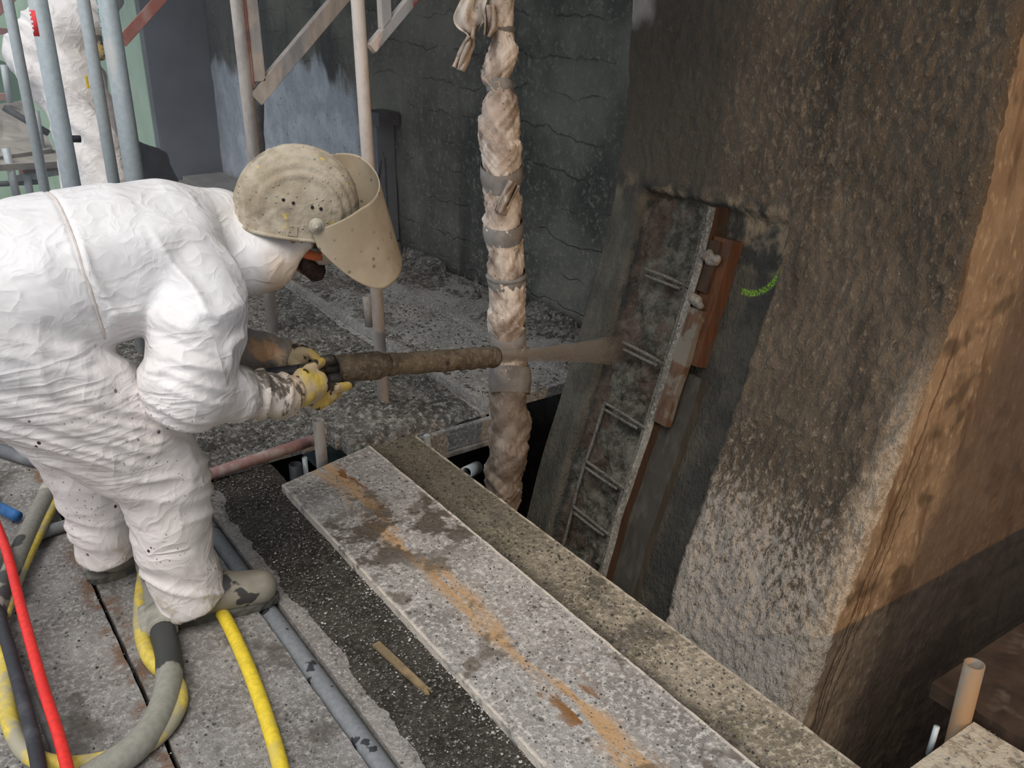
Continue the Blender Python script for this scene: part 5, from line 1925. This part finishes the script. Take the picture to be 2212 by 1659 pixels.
# ------------------------------------------------------------------ second worker, farther along the scaffold
def person_far():
    D = 5.25
    g = lambda px, py, dd=0.0: at(px, py, d=D + dd)
    root = g(180, 640)
    p2 = thing('person', 'second person in white coveralls stooping behind the scaffold tubes, seen from behind', 'person', loc=(root[0], root[1], 0))
    pts = [g(40, -60), g(330, 700)]
    lo = np.minimum(*pts) - .6
    hi = np.maximum(*pts) + .6
    lo[2], hi[2] = -.02, 2.1
    f = Field(lo, hi, .02)
    f.chain([g(88, 120), g(128, 78), g(175, 52)], [.17, .185, .165], .06)
    f.chain([g(120, 130), g(150, 175)], [.19, .18], .06)
    f.chain([g(190, 40, .1), g(222, 15, .15)], [.13, .10], .05)
    f.chain([g(216, -12, .40), g(222, 6, .50)], [.115, .10], .04)
    f.chain([g(72, 105, -.1), g(66, 160, -.15), g(92, 205, -.05)], [.085, .07, .055], .04)
    f.chain([g(150, 180), g(196, 290), g(236, 400), g(262, 520)], [.175, .155, .125, .10], .06)
    f.chain([g(150, 190, .1), g(168, 300, .15), g(178, 400, .12), g(190, 520, .1)], [.15, .11, .10, .09], .06)

    def disp(V, N):
        a = V @ np.array([.55, -.3, -.78])
        c = V @ np.array([.78, 0, .55])
        r = 1 - np.abs(2 * vnoise(np.stack([a * 2, V[:, 1] * 3, c * 16], 1), 3) - 1)
        return N * ((r - .45) * .05 + (fbm(V * 7, 3, 2) - .5) * .05)[:, None]
    sdf_obj('coverall', f, M_suit_far, p2, 1, disp)
    for (px, py) in ((275, 560), (195, 560)):
        q = g(px, py)
        b = Field(q - .25, q + .25, .02)
        b.chain([q + np.array([0, 0, .10]), q - np.array([0, 0, .06]), q + np.array([.16, -.05, -.08])], [.075, .07, .055], .03)
        sdf_obj('boot', b, M_boot, p2, 1)
    tg = g(188, 178, -.22)
    put(obox('yellow_tag', tg - np.array([0, 0, .03]), tg + np.array([.0, 0, .035]), .035, .01, plain('yellow_tag', (.75, .58, .03), .6, .1, 30, .05)), p2)
    q = g(213, 112, -.1)
    b = Field(q - .15, q + .15, .012)
    b.chain([q, q + np.array([0, 0, .05])], [.05, .045], .02)
    sdf_obj('glove', b, M_glove, p2, 1)


person_far()

# dark sack slumped against the green wall
sk = at(325, 372, y=6.3)
fs_ = Field(sk - np.array([.3, .3, .35]), sk + np.array([.3, .3, .35]), .018)
for dx, dz, rr_ in ((-.05, .10, .09), (.03, .05, .10), (.0, -.10, .13), (.08, -.08, .09), (-.10, .17, .05), (.02, -.25, .12)):
    fs_.chain([sk + np.array([dx, 0, dz])], [rr_], .05)
V, F = fs_.mesh()
V = V + vnormals(V, F) * ((fbm(V * 12, 3, 3) - .5) * .05)[:, None]
mk('sack', V, F, plain('dark_sack', (.035, .035, .05), .8, .3, 12, .4), None, True, 'dark lumpy sack below the pale green wall behind the back', 'sack')


def dust_haze():
    m = bpy.data.materials.new('hanging_dust')
    m.use_nodes = True
    t = m.node_tree
    t.nodes.clear()
    o = t.nodes.new('ShaderNodeOutputMaterial')
    v = t.nodes.new('ShaderNodeVolumeScatter')
    v.inputs['Color'].default_value = (.86, .92, 1, 1)
    v.inputs['Density'].default_value = .05
    v.inputs['Anisotropy'].default_value = .2
    t.links.new(v.outputs[0], o.inputs['Volume'])
    h = box('dust_haze', -.3, 2.68, 3.7, 8.75, .14, 2.7, m, b=0, label='thin bluish dust haze hanging over the far deck', cat='haze', kind='stuff')


dust_haze()

# tripod body of the added warm lamp, out of view behind the photographer
wl = thing('added_lamp', 'unseen lamp on a tripod added to light the end of the pier', 'lamp', loc=(LAMP[0], LAMP[1] - .12, 0))
lx, ly, lz = LAMP[0], LAMP[1] - .10, LAMP[2]
put(box('housing', lx - .12, lx + .12, ly - .08, ly + .02, lz - .09, lz + .09, M_darksteel), wl)
put(mk('pole', *tube_vf([(lx, ly - .03, -.0), (lx, ly - .03, lz - .08)], .014, 12), M_galv), wl)
for k in range(3):
    a = 2.1 * k + .4
    put(mk('leg', *tube_vf([(lx, ly - .03, .45), (lx + .38 * math.cos(a), ly - .03 + .38 * math.sin(a), .0)], .010, 10), M_galv), wl)
box('lamp_platform', 1.30, 4.2, -3.2, -.31, -.06, -.003, M_plank_far, floor, b=.004)
